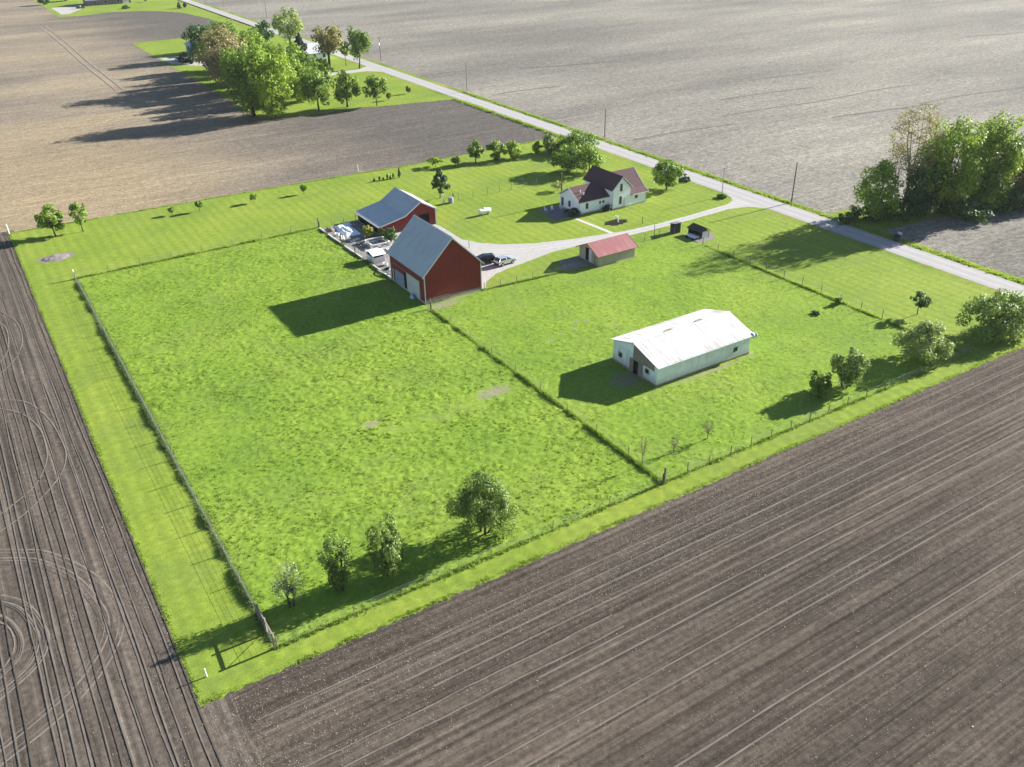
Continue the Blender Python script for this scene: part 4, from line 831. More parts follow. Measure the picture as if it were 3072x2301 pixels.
# ---- cars
def car(loc, rz, paint, label, group=None, name='parked_car', Ls=4.6, Hs=1.62):
    T = Thing(name, loc, label, 'car', group, rz or 1e-4)
    h = Ls/2; bd = MB()
    prof = [(-h, .45), (-h+.05, .35), (h-.08, .35), (h, .5), (h-.02, .72), (h-.35, .88), (h-1.25, .98), (-h+.6, 1.02), (-h+.06, .98), (-h, .8)]
    n = len(prof); ring = []
    for y, k in ((-.9, .97), (-.84, 1.0), (.84, 1.0), (.9, .97)):
        ring.append([(x*(1.0 if abs(y) < .88 else .985), y, .35+(z-.35)*k) for x, z in prof])
    vs = [p for r_ in ring for p in r_]; fs = [tuple(range(n)), tuple(range(4*n-1, 3*n-1, -1))]
    for a in range(3):
        for i in range(n): fs.append((a*n+i, a*n+(i+1) % n, (a+1)*n+(i+1) % n, (a+1)*n+i))
    bd.add(vs, fs); T.part('body', bd, paint, local=True)
    gh = MB(); b0 = [(-h+.12, -.80), (h-1.1, -.80), (h-1.1, .80), (-h+.12, .80)]; t0 = [(-h+.55, -.62), (h-1.95, -.62), (h-1.95, .62), (-h+.55, .62)]
    gh.add([(x, y, 1.0) for x, y in b0]+[(x, y, Hs-.06) for x, y in t0], [(0, 1, 5, 4), (1, 2, 6, 5), (2, 3, 7, 6), (3, 0, 4, 7), (0, 3, 2, 1), (4, 5, 6, 7)]); T.part('window', gh, M['glass'], local=True)
    rf_ = MB(); rf_.add([(x*1.0, y*1.03, Hs-.059) for x, y in t0]+[(x*.97, y*.9, Hs) for x, y in t0], [(0, 1, 5, 4), (1, 2, 6, 5), (2, 3, 7, 6), (3, 0, 4, 7), (4, 5, 6, 7), (0, 3, 2, 1)])
    for a in ((0, 0), (1, 1), (2, 2), (3, 3)):
        rf_.bar((*b0[a[0]], 1.0), (*t0[a[1]], Hs-.05), .07)
    for sy in (-1, 1): rf_.bar((-.15, sy*.81, 1.0), (-.25, sy*.63, Hs-.05), .07)
    T.part('roof', rf_, paint, local=True)
    for x in (-h+.85, h-.9):
        for s_ in (-1, 1):
            wv = T.part('wheel', MB().tube([(x, s_*.70, .34), (x, s_*.93, .34)], .34, 16), M['rubber'], local=True)
            T.part('rim', MB().tube([(x, s_*.90, .34), (x, s_*.945, .34)], .2, 12), M['alloy'], parent=wv, local=True)
    for s_ in (-1, 1):
        T.part('headlight', MB().box(h-.22, h-.01, s_*.78-.16, s_*.78+.16, .62, .76), M['clearlamp'], local=True)
        T.part('tail_light', MB().box(-h-.02, -h+.1, s_*.82-.07, s_*.82+.07, .72, .92), M['redlamp'], local=True)
    T.part('bumper', MB().box(-h-.06, -h+.05, -.8, .8, .38, .56).box(h-.05, h+.05, -.8, .8, .36, .52), M['rubber'], local=True)
car((77.9, 126.7, .045), R(6), M['silver'], 'silver estate car parked on the gravel, farther from the tall barn', Ls=4.0, Hs=1.45)
car((75.2, 129.4, .045), R(160), M['navy'], 'dark blue car parked behind the corner of the tall barn', Ls=4.1, Hs=1.45)
car((123.5, 321.5, .03), R(100), M['bluecar'], 'pale blue car under the budding tree on the neighbouring drive')
car((85.0, 378, .03), R(20), M['white'], 'white car on the pale gravel pad by the grey shed')
car((92.5, 345, .03), R(5), M['navy'], 'dark car in the shade below the tan budding tree')
car((82.5, 588, .03), R(10), M['navy'], 'dark car outside the distant grey-roofed house')

# ================================================================== FENCES AND POLES
def fence(label, path, spacing, h=1.25, post='wood', wires=6, stay=0.32, pr=0.055, tall=(), group='fences of the farm', posts_at=None):
    (xa, ya) = path[0]; T = Thing('wire_fence', (xa, ya), label, 'fence', group); g = np.random.default_rng(int(abs(xa*13+ya*7)))
    wm = MB(); lst = []
    for (x0, y0), (x1, y1) in zip(path[:-1], path[1:]):
        Ln = math.hypot(x1-x0, y1-y0); n = max(1, round(Ln/spacing))
        for i in range(n): lst.append((x0+(x1-x0)*i/n, y0+(y1-y0)*i/n))
        for k in range(wires):
            z = .12+(h-.14)*(k/(wires-1))**.9; wm.bar((x0, y0, z), (x1, y1, z), .007 if k < wires-1 else .011)
        if stay:
            m = int(Ln/stay)
            for i in range(m):
                x = x0+(x1-x0)*i/m; y = y0+(y1-y0)*i/m; wm.bar((x, y, .10), (x, y, h-.02), .005)
    lst.append(path[-1])
    if posts_at is not None: lst = posts_at
    for i, (x, y) in enumerate(lst):
        hh = h+.22+.12*g.normal(); r = pr*(1.4 if i in (0, len(lst)-1) else 1); lx, ly = .05*g.normal(), .05*g.normal()
        T.part('post', MB().tube([(x, y, -.1), (x+lx, y+ly, hh)], [r, r*.9], 6), M[post])
    T.part('wire_mesh', wm, M['wire'])
    return T
T = fence('long woven wire fence running down the west side of the large pasture', [(11.65, 163.3), (12.0, 60.4)], 5.2, 1.25, 'wood')
hb = MB(); hb.bar((11.98, 62.6, 1.75), (11.99, 60.4, 1.8), .12); hb.bar((11.98, 64.6, 1.7), (11.98, 62.6, 1.75), .1); hb.bar((11.98, 62.6, .3), (11.99, 60.4, 1.7), .04)
T.part('brace_rail', hb, M['weather'])
for y in (60.4, 62.6, 64.6): T.part('corner_post', MB().tube([(11.98, y, -.1), (11.98, y, 1.95)], [.12, .11], 8), M['weather'])
T = fence('woven wire fence between the large pasture and the lawn north of it', [(11.65, 163.4), (34, 163.9), (57.3, 164.1)], 6.0, 1.15, 'wood')
T.part('corner_post', MB().tube([(11.66, 163.5, -.1), (11.6, 163.5, 1.8)], [.11, .1], 8), M['whitepost']); T.part('corner_post', MB().tube([(57.3, 164.1, -.1), (57.3, 164.1, 2.1)], [.12, .11], 8), M['wood'])
T = fence('fence in tall grass dividing the large pasture from the white barn paddock', [(57.8, 116.9), (57.7, 60.3)], 6.4, 1.15, 'wood', 5, .6, .05)
T.part('corner_post', MB().tube([(57.85, 117.2, -.1), (57.85, 117.2, 1.7)], [.10, .09], 8), M['weather']); T.part('corner_post', MB().tube([(57.7, 60.2, -.1), (57.75, 60.2, 2.2)], [.13, .12], 8), M['wood'])
fence('wire fence along the large pasture beside the near ploughed field', [(12.2, 60.35), (57.5, 60.25)], 7.0, 1.15, 'wood', 6, .4, .045)
fence('wire fence with dark posts along the paddock beside the near ploughed field', [(57.9, 60.2), (85, 60.1), (114.4, 59.9)], 3.6, 1.2, 'wood', 5, .6, .06)
fence('fence of evenly spaced posts between the paddock and the roadside lawn', [(113.5, 113.6), (114.0, 74.3), (114.3, 60.2)], 4.1, 1.3, 'wood', 5, .6, .06)
fence('low fence from the tall red barn to the red-roofed shed', [(68.8, 118.7), (78, 117.8), (90.8, 117.1)], 3.4, 1.15, 'wood', 5, .5, .05)
fence('short fence from the red-roofed shed to the privy', [(99.2, 121.4), (106, 121.5), (112.9, 121.0)], 4.5, 1.3, 'wood', 4, .8, .06)
T = fence('yard fence with a white gatepost north of the farmhouse', [(85.3, 163.0), (96, 162.9), (105.4, 163.0), (112.5, 162.8)], 3.3, 1.3, 'wood', 6, .5, .055)
T.part('gatepost', MB().box(85.0, 85.22, 162.9, 163.12, 0, 2.0), M['whitepost']); T.part('gatepost', MB().box(87.4, 87.6, 162.9, 163.1, 0, 1.8), M['wood'])
fence('short fence between the low red barn and the barnyard corner', [(57.4, 164.0), (65.2, 163.8)], 2.6, 1.1, 'wood', 5, .5, .05)
def stake(loc, h, mat, label, name='marker_post', r=.07):
    T = Thing(name, loc, label, 'post'); T.part('post', MB().tube([(0, 0, -.1), (-.06, .03, h)], [r, r*.9], 7), M[mat], local=True); T.part('cap', MB().lathe([(r*1.1, h), (r*.5, h+.05)], 7, (-.06, .03, 0)), M[mat], local=True); return T
stake((*survey(27, 701), 0), 1.9, 'whitepost', 'white post standing at the far north-west corner of the lawn', r=.16)
stake((*survey(621, 2030), 0), .95, 'whitepost', 'short white marker at the near grass corner between both fields', r=.07)
stake((*survey(1075, 515), 0), 1.6, 'whitepost', 'pale stake on the field edge north of the low red barn', r=.09)
stake((*survey(1408, 742+0), 0), 1.2, 'wood', 'grey stake on the lawn edge by the gravel turning', r=.06)
stake((*survey(1927, 672), 0), 1.5, 'wood', 'grey post on the lawn edge where the sidewalk meets the driveway', r=.07)
stake((*survey(1963, 709), 0), 2.3, 'wood', 'tall grey post on the grass between shed and privy', r=.06)
stake((*survey(2150, 735), 0), .8, 'whitepost', 'low white stake beside the gravel ring', r=.06)
def pole(px, top, label, arm=None, xf=False, name='utility_pole', r=.16, group='utility poles along the road', mat='polewood'):
    x, y = survey(*px); h = height_at(*top, x, y)
    T = Thing(name, (x, y), label, 'utility pole', group)
    T.part('pole', MB().tube([(0, 0, -.2), (0, 0, h*.5), (0, 0, h)], [r, r*.85, r*.65], 9), M[mat], local=True)
    ins = MB()
    if arm:
        T.part('crossarm', MB().box(-arm/2, arm/2, -.05, .05, h-.45, h-.33), M[mat], local=True)
        for s_ in (-1, 1): ins.lathe([(.05, 0), (.07, .08), (.03, .16)], 8, (s_*arm*.45, 0, h-.33))
    ins.lathe([(.05, 0), (.07, .1), (.03, .2)], 8, (0, 0, h)); T.part('insulator', ins, M['clearlamp'], local=True)
    if xf: T.part('transformer', MB().lathe([(.25, 0), (.3, .05), (.3, .9), (.26, 1.0), (.1, 1.05)], 12, (-.42, -.1, h*.62)), M['white'], local=True)
    return T
pole((1814, 412), (1814, 326), 'pale wooden pole across the road behind the farmhouse trees', None)
pole((2374, 608), (2386, 486), 'dark wooden pole across the road opposite the driveway mouth', None)
pole((1401, 274), (1401, 187), 'slender pale pole across the road opposite the dark soil strip', None, r=.13)
pole((1143, 179), (1137, 110), 'pale pole with a white transformer opposite the neighbouring drive', 1.6, True, r=.2)
pole((801, 53), (795, 0), 'faint pale pole across the road behind the neighbouring grove', None, r=.17)
pole((672, 20), (669, -38), 'faint pole farthest up the road at the top edge', None, r=.17)
pole((1684, 610), (1684, 521), 'dark wooden pole standing at the end of the farmhouse wing', None, r=.15, mat='wood')
T = pole((2165, 590), (2174, 505), 'thin grey yard light pole in a planted mound at the driveway mouth', None, name='yard_light_pole', r=.09, mat='metalgate')
T.part('lamp_head', MB().box(-.3, .5, -.12, .12, 6.05, 6.2), M['metalgate'], local=True)

# ================================================================== TREES AND SHRUBS
def crown_np(g, h, z0, rx, ry, shape, nleaf, leaf, gaps=0.35):
    """leaf quads spread through clumps inside a shaped crown (local coordinates)"""
    hc = (h-z0)/2; zc = (h+z0)/2; ncl = int(np.clip(26+rx*7, 26, 90))
    C = []
    while len(C) < ncl:
        p = g.normal(size=3); p /= np.linalg.norm(p); p *= g.uniform(0.22, 1.0)**0.5
        t = (p[2]+1)/2
        if shape == 'cone': k = 1.25*(1-t)**0.75+0.10 if t > .18 else 0.85
        elif shape == 'pear': k = 1.12 if t < .5 else 1.12*(1-((t-.5)/.5)**1.6)+.08
        elif shape == 'vase': k = .55+.6*t
        elif shape == 'shrub': k = 1.0 if t > .5 else 1.0+.5*(1-2*t)
        else: k = 1.0
        q = p*np.array([k, k, 1]); C.append(q)
    C = np.array(C); cr = g.uniform(0.13, 0.36, ncl)*(1.0 if shape != 'cone' else .75)
    wt = cr**2; wt /= wt.sum(); ci = g.choice(ncl, nleaf, p=wt)
    d = g.normal(size=(nleaf, 3)); d /= np.linalg.norm(d, axis=1, keepdims=True)
    rad = cr[ci]*g.uniform(0.25, 1.0, nleaf)**0.45*np.where(g.random(nleaf) < .08, 1.35, 1.0)
    P = C[ci]+d*rad[:, None]
    P = P*np.array([rx, ry, hc])*0.97+np.array([0, 0, zc]); P[:, 2] = np.maximum(P[:, 2], .08)
    outw = d*0.8+C[ci]*0.5+g.normal(scale=.55, size=(nleaf, 3))+np.array([0, 0, .25]); outw /= np.linalg.norm(outw, axis=1, keepdims=True)
    a = np.cross(outw, g.normal(size=(nleaf, 3))); a /= np.linalg.norm(a, axis=1, keepdims=True)+1e-9; b = np.cross(outw, a)
    s = leaf*g.uniform(.6, 1.35, nleaf)[:, None]
    V = np.stack([P-a*s*.5, P+b*s*.32, P+a*s*.5, P-b*s*.32], 1)
    V[:, 2] += outw*s*.12
    V = V.reshape(-1, 3); V[:, 2] = np.maximum(V[:, 2], .03)
    return V, np.arange(nleaf*4).reshape(-1, 4), C*np.array([rx, ry, hc])*.92+np.array([0, 0, zc])
def trunk_mb(g, h, z0, r, C, nlimb, stems=1):
    t = MB(); top = z0+(h-z0)*.55
    for s in range(stems):
        a = 2*math.pi*s/stems+g.random(); off = .0 if stems == 1 else r*1.6
        b0 = Vector((off*math.cos(a), off*math.sin(a), -.15)); sp = 0 if stems == 1 else .12*h
        pm = Vector((b0.x+sp*.4*math.cos(a)+g.normal()*.015*h, b0.y+sp*.4*math.sin(a)+g.normal()*.015*h, max(z0*.9, h*.18)))
        pt = Vector((sp*math.cos(a)+g.normal()*.025*h, sp*math.sin(a)+g.normal()*.025*h, top))
        t.tube([b0, b0*.5+pm*.5+Vector((0, 0, 0)), pm, pt], [r*1.25/(stems**.5), r/(stems**.5), r*.8/(stems**.5), r*.3/(stems**.5)], 7)
        for c in C[g.choice(len(C), min(nlimb, len(C)), replace=False)]:
            c = Vector(c); f = g.uniform(.1, .8); st = pm.lerp(pt, f); mid = st.lerp(c, .5)+Vector((0, 0, -.06*h*abs(g.normal())+.03*h))
            rr = r*.42/(stems**.5); t.tube([st, mid, c], [rr, rr*.6, rr*.15], 5, cap=False)
    return t
def tree(name, px, top, wpx, leafk, label, cat='tree', group=None, shape='round', start=.2, dens=1.0, leaf=None, stems=1, bark='bark', limbs=9, tr=None, sq=1.0, xy=None):
    x, y = xy or survey(*px); h = height_at(*top, x, y) if isinstance(top, tuple) else top
    if isinstance(top, tuple) and xy is None:        # uprights lean outwards in the view: stand the trunk where its crown ends up in place
        x, y = survey(px[0]+top[0]-project(x, y, h*.55)[0], px[1]); h = height_at(*top, x, y)
    D = depth(x, y); wdt = wpx*D/FPX; rx = wdt/2
    # the far side of a crown stands higher in the picture: lower the top by what its radius adds
    if isinstance(top, tuple): h = max(h-rx*.12, h*.8)
    g = np.random.default_rng(int(px[0]*31+px[1]*17) % 99991)
    lf = leaf or float(np.clip(.0027*D, .18, .85)); z0 = h*start
    n = int(np.clip(dens*2.5*math.pi*wdt*(h-z0*.8)/(lf*lf*.5), 250, 18000))
    root = empty(name, (x, y, 0), g.uniform(0, 6.28), label, cat, group)
    V, F, C = crown_np(g, h, z0, rx, rx*sq, shape, n, lf)
    np_mesh('crown', V, F, L[leafk], root)
    trunk_mb(g, h, z0, tr or max(.05, .028*h), C, limbs, stems).build('trunk', M[bark], root, True)
    return root
def bare_tree(name, px, top, wpx, label, cat='tree', buds=None, nbud=300, r0=None, group=None, lv=5):
    x, y = survey(*px); h = height_at(*top, x, y); D = depth(x, y); wdt = wpx*D/FPX; g = np.random.default_rng(int(px[0]*7+px[1]*3))
    root = empty(name, (x, y, 0), 0, label, cat, group); t = MB(); tips = []; r0 = r0 or .022*h
    rx = wdt/2; segs = []
    fork = Vector((0, 0, h*.30)); t.tube([(0, 0, -.1), (g.normal()*.1*rx*.3, 0, h*.16), fork], [r0*1.2, r0, r0*.8], 7)
    nl = 3+lv//2
    for k in range(nl):
        an = 6.283*k/nl+g.uniform(-.4, .4); e = Vector((math.cos(an)*rx*g.uniform(.25, .7), math.sin(an)*rx*g.uniform(.25, .7), h*g.uniform(.78, .99)))
        pts = [fork.lerp(e, f)+Vector((math.cos(an)*rx*.12*math.sin(f*3.1)+g.normal()*.03*rx, math.sin(an)*rx*.12*math.sin(f*3.1)+g.normal()*.03*rx, 0)) for f in (0, .25, .5, .75, 1)]
        t.tube(pts, [r0*.62, r0*.5, r0*.36, r0*.22, r0*.06], 6, cap=False); segs += [(p, r0*(.55-.5*i/4)) for i, p in enumerate(pts)]
        segs += [(pts[i].lerp(pts[i+1], .5), r0*(.5-.5*i/4)) for i in range(4)]
    for gen, cnt, sc_ in ((0, 16*lv, 1.0), (1, 40*lv, .6)):
        new = []
        for k in range(cnt):
            q = g.normal(size=3); q /= np.linalg.norm(q); q *= g.uniform(.25, 1)**.4; e = Vector((q[0]*rx, q[1]*rx, h*(.66+.34*q[2])))
            cand = [(p, r_) for p, r_ in segs if p.z < e.z-.03*h or (p-e).length < .12*h]
            if not cand: continue
            p, r_ = min(cand, key=lambda c: (c[0]-e).length*(1+.4*g.random())); m = p.lerp(e, .5)+Vector(g.normal(scale=.04*(e-p).length+.01, size=3)); rr = max(.016, .00022*D, min(r_*.45, r0*.16))*sc_
            t.tube([p, m, e], [rr, rr*.7, rr*.3], 4, cap=False); new += [(m, rr*.7), (e, rr*.4)]; tips += [e, m.lerp(e, .6)]
        segs += new
    t.build('branches' if cat != 'tree' else 'trunk', M['palebark'], root)
    if buds:
        P = np.array([tuple(tips[i]) for i in g.integers(0, len(tips), nbud)])+g.normal(scale=.05*h**.7, size=(nbud, 3)); s = float(np.clip(.0021*D, .12, .5))
        a = g.normal(size=(nbud, 3)); a /= np.linalg.norm(a, axis=1, keepdims=True); b = np.cross(a, g.normal(size=(nbud, 3))); b /= np.linalg.norm(b, axis=1, keepdims=True)
        V = np.stack([P-a*s*.5, P+b*s*.3, P+a*s*.5, P-b*s*.3], 1).reshape(-1, 3); np_mesh('crown', V, np.arange(nbud*4).reshape(-1, 4), L[buds], root)
    return root

GC = 'trees of the copse across the road'; GN = 'trees of the neighbouring grove'; GR = 'trees and shrubs north of the farmhouse'; GS = 'shrubs along the near fence'; GW = 'young trees along the north lawn'
# copse across the road
tree('maple_tree', (2650, 655), (2648, 465), 118, 'mid', 'bushy green tree at the roadside end of the copse', group=GC, shape='pear', start=.04, stems=2)
bare_tree('bare_tree', (2707, 640), (2713, 300), 150, 'tall nearly leafless tree rising behind the roadside end of the copse', buds='tan', nbud=3600, r0=.26, group=GC)
bare_tree('bare_tree', (2668, 640), (2622, 385), 60, 'thin leafless tree left of the tall budding tree in the copse', r0=.10, group=GC, lv=4)
tree('maple_tree', (2856, 640), (2856, 345), 185, 'fresh', 'large light green tree in the middle of the copse', group=GC, start=.03, limbs=12)
tree('maple_tree', (2785, 650), (2780, 478), 115, 'dark', 'shorter dark tree under the large light green copse tree', group=GC, start=.08)
tree('maple_tree', (2985, 622), (2985, 325), 165, 'fresh', 'tall green tree right of the large light green one in the copse', group=GC, start=.03, limbs=12)
tree('maple_tree', (2935, 630), (2935, 470), 110, 'mid', 'mid green lower tree between the two large copse trees', group=GC, start=.06)
tree('oak_tree', (3085, 600), (3085, 392), 110, 'brown', 'brownish budding tree at the right edge of the copse', group=GC, start=.06, dens=.8)
tree('oak_tree', (3190, 590), (3190, 370), 130, 'mid', 'green tree cut by the right edge beyond the brownish copse tree', group=GC, start=.06)
tree('bramble_thicket', (2540, 664), 1.5, 95, 'dark', 'low dark bramble thicket where the copse meets the road', 'thicket', shape='shrub', start=.0, sq=.7)
tree('bramble_thicket', (2590, 658), 2.6, 95, 'dark', 'dark bramble thicket before the roadside copse tree', 'thicket', shape='shrub', start=.0, sq=.7)
for px_, hh, wp, lk, lab in (((2700, 655), 4.2, 150, 'dark', 'dark bramble thicket under the tall budding tree'), ((2760, 640), 6.5, 120, 'dark', 'tall dark thicket between the budding tree and the large light green tree'), ((2880, 648), 3.6, 170, 'dark', 'dark bramble thicket under the large light green tree'),
                             ((2955, 634), 5.0, 130, 'mid', 'mid green thicket between the two large copse trees'), ((3035, 626), 4.5, 160, 'dark', 'dark bramble thicket under the tall green copse tree')):
    tree('bramble_thicket', px_, hh, wp, lk, lab, 'thicket', shape='shrub', start=.0, sq=.6)
# roadside corner shrubs
tree('lilac_shrub', (3000, 1003), (3000, 862), 205, 'silver', 'large dark shrub at the right edge beside the road end', 'shrub', GS, 'shrub', .0, 1.2, stems=3, sq=.8)
tree('willow_shrub', (2775, 1078), (2775, 960), 150, 'pale', 'pale fluffy shrub between the lollipop tree and the fence corner', 'shrub', GS, 'shrub', .0, 1.0, stems=3)
tree('mulberry_shrub', (2528, 1162), (2546, 1040), 104, 'silver', 'round shrub with glossy leaves, the taller of the touching pair', 'shrub', GS, 'round', .08, 1.0, stems=2)
tree('mulberry_shrub', (2468, 1192), (2462, 1110), 74, 'mid', 'darker shrub in front of the taller one of the pair', 'shrub', GS, 'round', .06, 1.0, stems=2)
tree('lollipop_tree', (2746, 943), (2760, 875), 56, 'dark', 'tiny round-headed tree on a thin stem on the roadside lawn', group=None, start=.42, tr=.07)
tree('weed_bush', (2513, 912), 1.2, 24, 'mid', 'small weedy bush at a post of the roadside lawn fence', 'bush', None, 'shrub', .0)
tree('weed_bush', (2446, 943), .5, 24, 'dark', 'low dark clump in the paddock east of the white barn', 'bush', None, 'shrub', .0)
# shrubs along the near fence of the pasture
tree('willow_shrub', (1432, 1598), (1450, 1405), 178, 'silver', 'largest shrub in the pasture, silvery leaves on its sunny side', 'shrub', GS, 'shrub', .0, 1.35, leaf=.2, stems=3, limbs=12)
tree('willow_shrub', (1172, 1722), (1160, 1555), 118, 'silver', 'mid-sized shrub with trailing pale sprays in the pasture row', 'shrub', GS, 'round', .03, .75, leaf=.2, stems=3)
tree('willow_shrub', (1000, 1768), (1010, 1602), 100, 'silver', 'thin shrub with yellow-green top shoots in the pasture row', 'shrub', GS, 'vase', .03, .5, leaf=.2, stems=3)
tree('blossom_shrub', (862, 1816), (862, 1685), 98, 'blossom', 'sparse whitish blossoming shrub nearest the west fence corner', 'shrub', GS, 'vase', .03, .15, leaf=.18, stems=3)
for px_, tp, wp, lab in (((2122, 1318), (2136, 1258), 40, 'leafless sapling farthest from the divide fence'), ((2021, 1357), (2026, 1308), 30, 'leafless sapling between the other two by the divide fence'), ((1926, 1398), (1922, 1305), 34, 'leafless sapling closest to the divide fence')):
    bare_tree('bare_sapling', px_, tp, wp, lab, 'sapling', r0=.05, group='leafless saplings in the paddock', lv=4)
# young trees along the north lawn
tree('pear_tree', (167, 708), (152, 610), 72, 'mid', 'largest young tree on the north lawn, beside the white post', group=GW, shape='pear', start=.22, tr=.15)
tree('pear_tree', (253, 695), (236, 600), 45, 'mid', 'slimmer young tree right of the largest one on the north lawn', group=GW, shape='pear', start=.25, tr=.10, dens=.8)
for px_, tp, wp, lab in (((516, 645), (514, 622), 18, 'tiny sapling, first east of the two young pear trees'), ((598, 634), (596, 600), 24, 'thin sapling with a drooping head on the north lawn edge'), ((763, 608), (760, 578), 22, 'small dark sapling halfway along the north lawn'), ((916, 582), (910, 550), 18, 'bare-looking sapling behind the low red barn')):
    tree('sapling', px_, tp, wp, 'mid', lab, 'sapling', GW, 'round', .35, .8, tr=.05)
tree('oak_tree', (1320, 594), (1318, 503), 62, 'dark', 'lone dark green tree between low red barn and farmhouse', shape='cone', start=.16, tr=.11)
tree('crab_apple', (1312, 500), (1306, 470), 46, 'fresh', 'flat pale yellow-green little tree on the field edge', group=GR, start=.3, dens=.6, tr=.06)
tree('crab_apple', (1368, 500), (1366, 470), 32, 'mid', 'small dark-stemmed tree next to the flat pale one', group=GR, shape='vase', start=.3, dens=.7, tr=.07)
tree('plum_tree', (1428, 487), (1426, 415), 42, 'mid', 'upright young tree, westmost of the tall three on the field edge', group=GR, shape='pear', start=.1, stems=2)
tree('plum_tree', (1490, 480), (1488, 420), 54, 'mid', 'round dense tree in the middle of the three on the field edge', group=GR, start=.06, stems=2)
tree('plum_tree', (1541, 476), (1538, 418), 50, 'fresh', 'lighter round tree, eastmost of the three on the field edge', group=GR, start=.06, stems=2)
tree('plum_tree', (1607, 460), (1613, 424), 36, 'fresh', 'small yellow-green bush just west of the tall roadside clump', 'bush', GR, start=.08)
tree('elder_shrub', (1656, 460), (1650, 398), 48, 'silver', 'greyish straggly shrub at the west end of the roadside clump', 'shrub', GR, 'round', .04, .8, stems=3)
tree('elm_tree', (1735, 452), (1732, 386), 122, 'mid', 'broad dark green tree by the road at the back of the clump', group=GR, shape='shrub', start=.0, stems=2)
tree('elm_tree', (1704, 514), (1704, 428), 100, 'mid', 'dense tree behind the farmhouse, the left of the front two', group=GR, start=.03, tr=.16)
tree('elm_tree', (1762, 515), (1768, 428), 86, 'mid', 'looser tree behind the farmhouse, the right of the front two', group=GR, start=.04, tr=.16, dens=.8)
tree('maple_tree', (1994, 568), (2003, 470), 80, 'mid', 'neat oval tree between the farmhouse and the road', shape='pear', start=.12, tr=.16, dens=1.3)
bare_tree('lilac_bush', (1672, 572), (1665, 545), 44, 'leafless straggly bush by the dark pole at the wing', 'bush', buds='pale', nbud=160, r0=.06, lv=4)
tree('juniper_shrub', (1719, 645), 1.3, 46, 'conifer', 'blue-green clipped shrub at the corner of the farmhouse wing', 'shrub', None, 'shrub', .0, 1.4)
tree('juniper_shrub', (1820, 631), 1.1, 24, 'conifer', 'small dark shrub in the inner corner of the farmhouse front', 'shrub', None, 'shrub', .0, 1.4)
tree('planted_mound', (2056, 543), .75, 36, 'dark', 'low dark planting round the mailbox post', 'bush', None, 'shrub', .0, 1.3)
tree('planted_mound', (2163, 594), .75, 28, 'dark', 'low dark planting round the foot of the yard light pole', 'bush', None, 'shrub', .0, 1.3)
tree('forsythia_bush', (1106, 712), 2.5, 34, 'flower', 'yellow-green flowering bush at the low barn corner', 'bush', None, 'shrub', .0, 1.2)
tree('elder_shrub', (1172, 724), 2.6, 44, 'dark', 'dark shrub between both red barns, beside the white pen', 'shrub', None, 'shrub', .0, 1.0, stems=2)
tree('elder_shrub', (1150, 716), 2.2, 30, 'brown', 'brownish straggly shrub between both red barns', 'shrub', None, 'shrub', .0, .5, stems=2)
for k, (px_, hh, lab) in enumerate((((1123, 545), .9, 'tiny conifer at the western end of the row'), ((1139, 541), 1.2, 'tiny conifer, second from the western end of the row'), ((1150, 540), .7, 'smallest conifer, third from the western end of the row'),
                              ((1162, 538), 1.3, 'tiny conifer in the middle of the row of seven'), ((1171, 537), .9, 'tiny conifer, third from the eastern end of the row'), ((1180, 535), 1.3, 'tiny conifer next to the tallest one of the row'), ((1198, 533), 2.3, 'tallest small conifer at the eastern end of the row'))):
    tree('small_conifer', px_, hh, 7 if k < 6 else 9, 'conifer', lab, 'conifer', 'row of small conifers', 'cone', .0, 2.0, leaf=.16, limbs=3)
# neighbouring grove
tree('maple_tree', (612, 178), (600, 62), 92, 'dark', 'dark bluish tree at the left end of the grove by the grey shed', group=GN, start=.03)
tree('maple_tree', (690, 150), (668, 56), 90, 'mid', 'green tree behind the tan one at the back of the grove', group=GN, start=.03)
tree('oak_tree', (664, 262), (668, 76), 165, 'tan', 'large tan budding tree at the front left of the grove', group=GN, start=.12, dens=1.0, limbs=14)
tree('maple_tree', (738, 348), (742, 128), 150, 'mid', 'large green tree at the nearest corner of the grove, left half', group=GN, shape='round', start=.01, limbs=12)
tree('maple_tree', (812, 350), (806, 140), 150, 'fresh', 'bright green tree at the nearest corner of the grove, right half', group=GN, start=.01, limbs=12)
tree('maple_tree', (852, 262), (845, 108), 112, 'fresh', 'fresh green tree in the heart of the grove behind the bright front one', group=GN, start=.03)
tree('maple_tree', (750, 205), (752, 80), 110, 'mid', 'rounded green tree in the grove between the tan and pale ones', group=GN, start=.03)
tree('maple_tree', (788, 130), (786, 56), 66, 'dark', 'dark tree at the very back of the grove beside the road', group=GN, start=.03)
tree('willow_tree', (862, 152), (862, 14), 92, 'pale', 'pale yellow-green airy tree at the back of the grove', group=GN, start=.2, dens=.8)
tree('spruce_tree', (908, 196), (898, 94), 48, 'conifer', 'dark pointed spruce beside the pale airy tree', group=GN, shape='cone', start=.03, dens=1.3)
tree('oak_tree', (998, 216), (982, 72), 108, 'olive', 'spreading budding tree with a stout dark trunk by the drive', group=GN, shape='vase', start=.38, dens=.75, limbs=22, tr=.5)
tree('maple_tree', (1067, 206), (1072, 78), 74, 'mid', 'tall leafy tree closest to the neighbouring driveway mouth', group=GN, start=.28, tr=.26)
tree('sapling', (1037, 198), (1035, 130), 26, 'fresh', 'thin tree between the stout-trunked and tall leafy trees', group=GN, start=.45, tr=.1)
tree('maple_tree', (955, 332), (948, 192), 104, 'mid', 'open-crowned tree on the field edge right of the nearest grove corner', group=GN, start=.14, limbs=14, tr=.28)
tree('maple_tree', (895, 305), (890, 192), 92, 'fresh', 'leafy tree between the nearest grove corner and the open-crowned one', group=GN, start=.06)
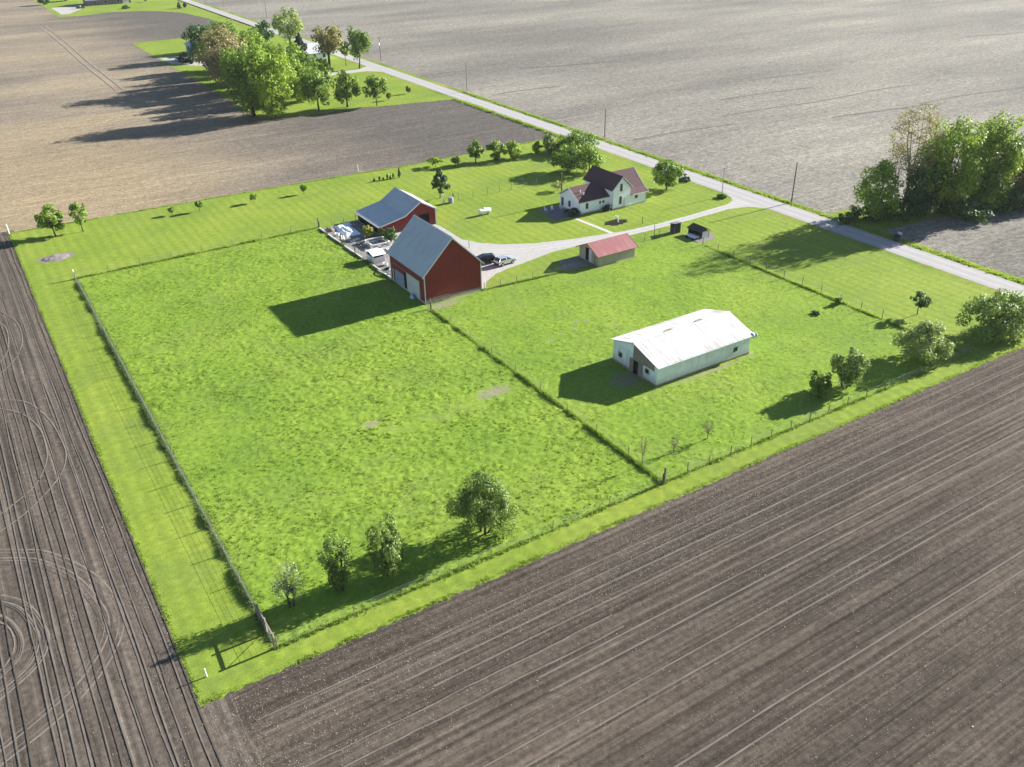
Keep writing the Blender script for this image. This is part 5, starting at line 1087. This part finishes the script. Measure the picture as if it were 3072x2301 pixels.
tree('maple_tree', (912, 258), (915, 150), 90, 'mid', 'green tree in front of the spruce, hiding the white house', group=GN, start=.04)
tree('elder_shrub', (962, 222), (960, 172), 60, 'fresh', 'light shrub in front of the white house by the stout trunk', 'shrub', GN, 'shrub', .0)
tree('maple_tree', (1040, 321), (1036, 205), 72, 'mid', 'tall narrow tree, second from the right on the grove edge', group=GN, shape='pear', start=.12, dens=.9)
tree('maple_tree', (1128, 317), (1126, 217), 70, 'mid', 'separate small tree at the right end of the grove edge', group=GN, start=.25, tr=.16)
tree('sapling', (1167, 301), (1166, 278), 12, 'brown', 'tiny sapling right of the separate small grove tree', 'sapling', GN, start=.3)
tree('sapling', (1224, 281), (1224, 258), 12, 'brown', 'tiny sapling nearest the road on the neighbouring lawn', 'sapling', GN, start=.3)
tree('juniper_shrub', (548, 190), (548, 156), 26, 'conifer', 'dark rounded evergreen by the white car, the left of two', 'shrub', GN, 'shrub', .0, 1.4)
tree('juniper_shrub', (571, 191), (571, 162), 22, 'conifer', 'dark rounded evergreen by the grey shed, the right of two', 'shrub', GN, 'shrub', .0, 1.4)
tree('maple_tree', (0, 1), 14.5, 110, 'mid', 'green tree behind the nearest left tree of the grove', group=GN, start=.03, xy=(88, 291))
tree('maple_tree', (3, 1), 15.0, 100, 'fresh', 'light green tree in the grove right behind the tan one', group=GN, start=.03, xy=(96, 318))
tree('maple_tree', (5, 2), 13.0, 90, 'dark', 'dark tree deep inside the grove beside the tan one', group=GN, start=.03, xy=(90, 335))
tree('maple_tree', (7, 2), 13.5, 100, 'mid', 'green tree on the west edge of the grove, nearest the dark shadow', group=GN, start=.03, xy=(84, 281))
tree('maple_tree', (9, 2), 14.5, 95, 'fresh', 'bright tree on the west edge of the grove below the tan crown', group=GN, start=.03, xy=(85, 302))
tree('oak_tree', (11, 2), 14.0, 90, 'tan', 'smaller tan tree tucked against the large tan one', group=GN, start=.05, xy=(87, 325))
tree('maple_tree', (13, 2), 12.5, 85, 'mid', 'green tree on the west edge of the grove near the white car', group=GN, start=.05, xy=(90, 350))
# far lot
tree('juniper_shrub', (376, 26), (376, 15), 20, 'dark', 'dark bush on the distant lawn', 'shrub', None, 'shrub', .0, 1.2)
tree('small_conifer', (537, 26), (537, 5), 13, 'conifer', 'larger of two dark conifers beside the distant road', 'conifer', None, 'cone', .0, 1.4)
tree('small_conifer', (554, 23), (554, 6), 11, 'conifer', 'smaller of two dark conifers beside the distant road', 'conifer', None, 'cone', .0, 1.4)
tree('maple_tree', (134, 15), (128, -20), 36, 'dark', 'dark tree at the left end of the distant drive', None, start=.05)
tree('maple_tree', (196, 3), (196, -30), 42, 'mid', 'green tree cut by the top edge left of the distant house', None, start=.1)
tree('sapling', (436, 6), (436, -8), 12, 'brown', 'tiny sapling on the distant lawn at the top edge', 'sapling', None, start=.3)

# ================================================================== AIR
def haze(density):
    t = bpy.data.materials.new('haze_air'); t.use_nodes = True; n = t.node_tree; n.nodes.clear()
    o = n.nodes.new('ShaderNodeOutputMaterial'); v = n.nodes.new('ShaderNodeVolumePrincipled')
    v.inputs['Color'].default_value = (0.92, 0.94, 0.97, 1); v.inputs['Density'].default_value = density; v.inputs['Anisotropy'].default_value = 0.2
    n.links.new(v.outputs[0], o.inputs['Volume'])
    ob = MB().box(-1600, 1600, -1600, 1600, -1.0, 66).build('haze', t); tag(ob, kind='stuff'); return ob
HAZE = 0.000045
if HAZE: haze(HAZE)
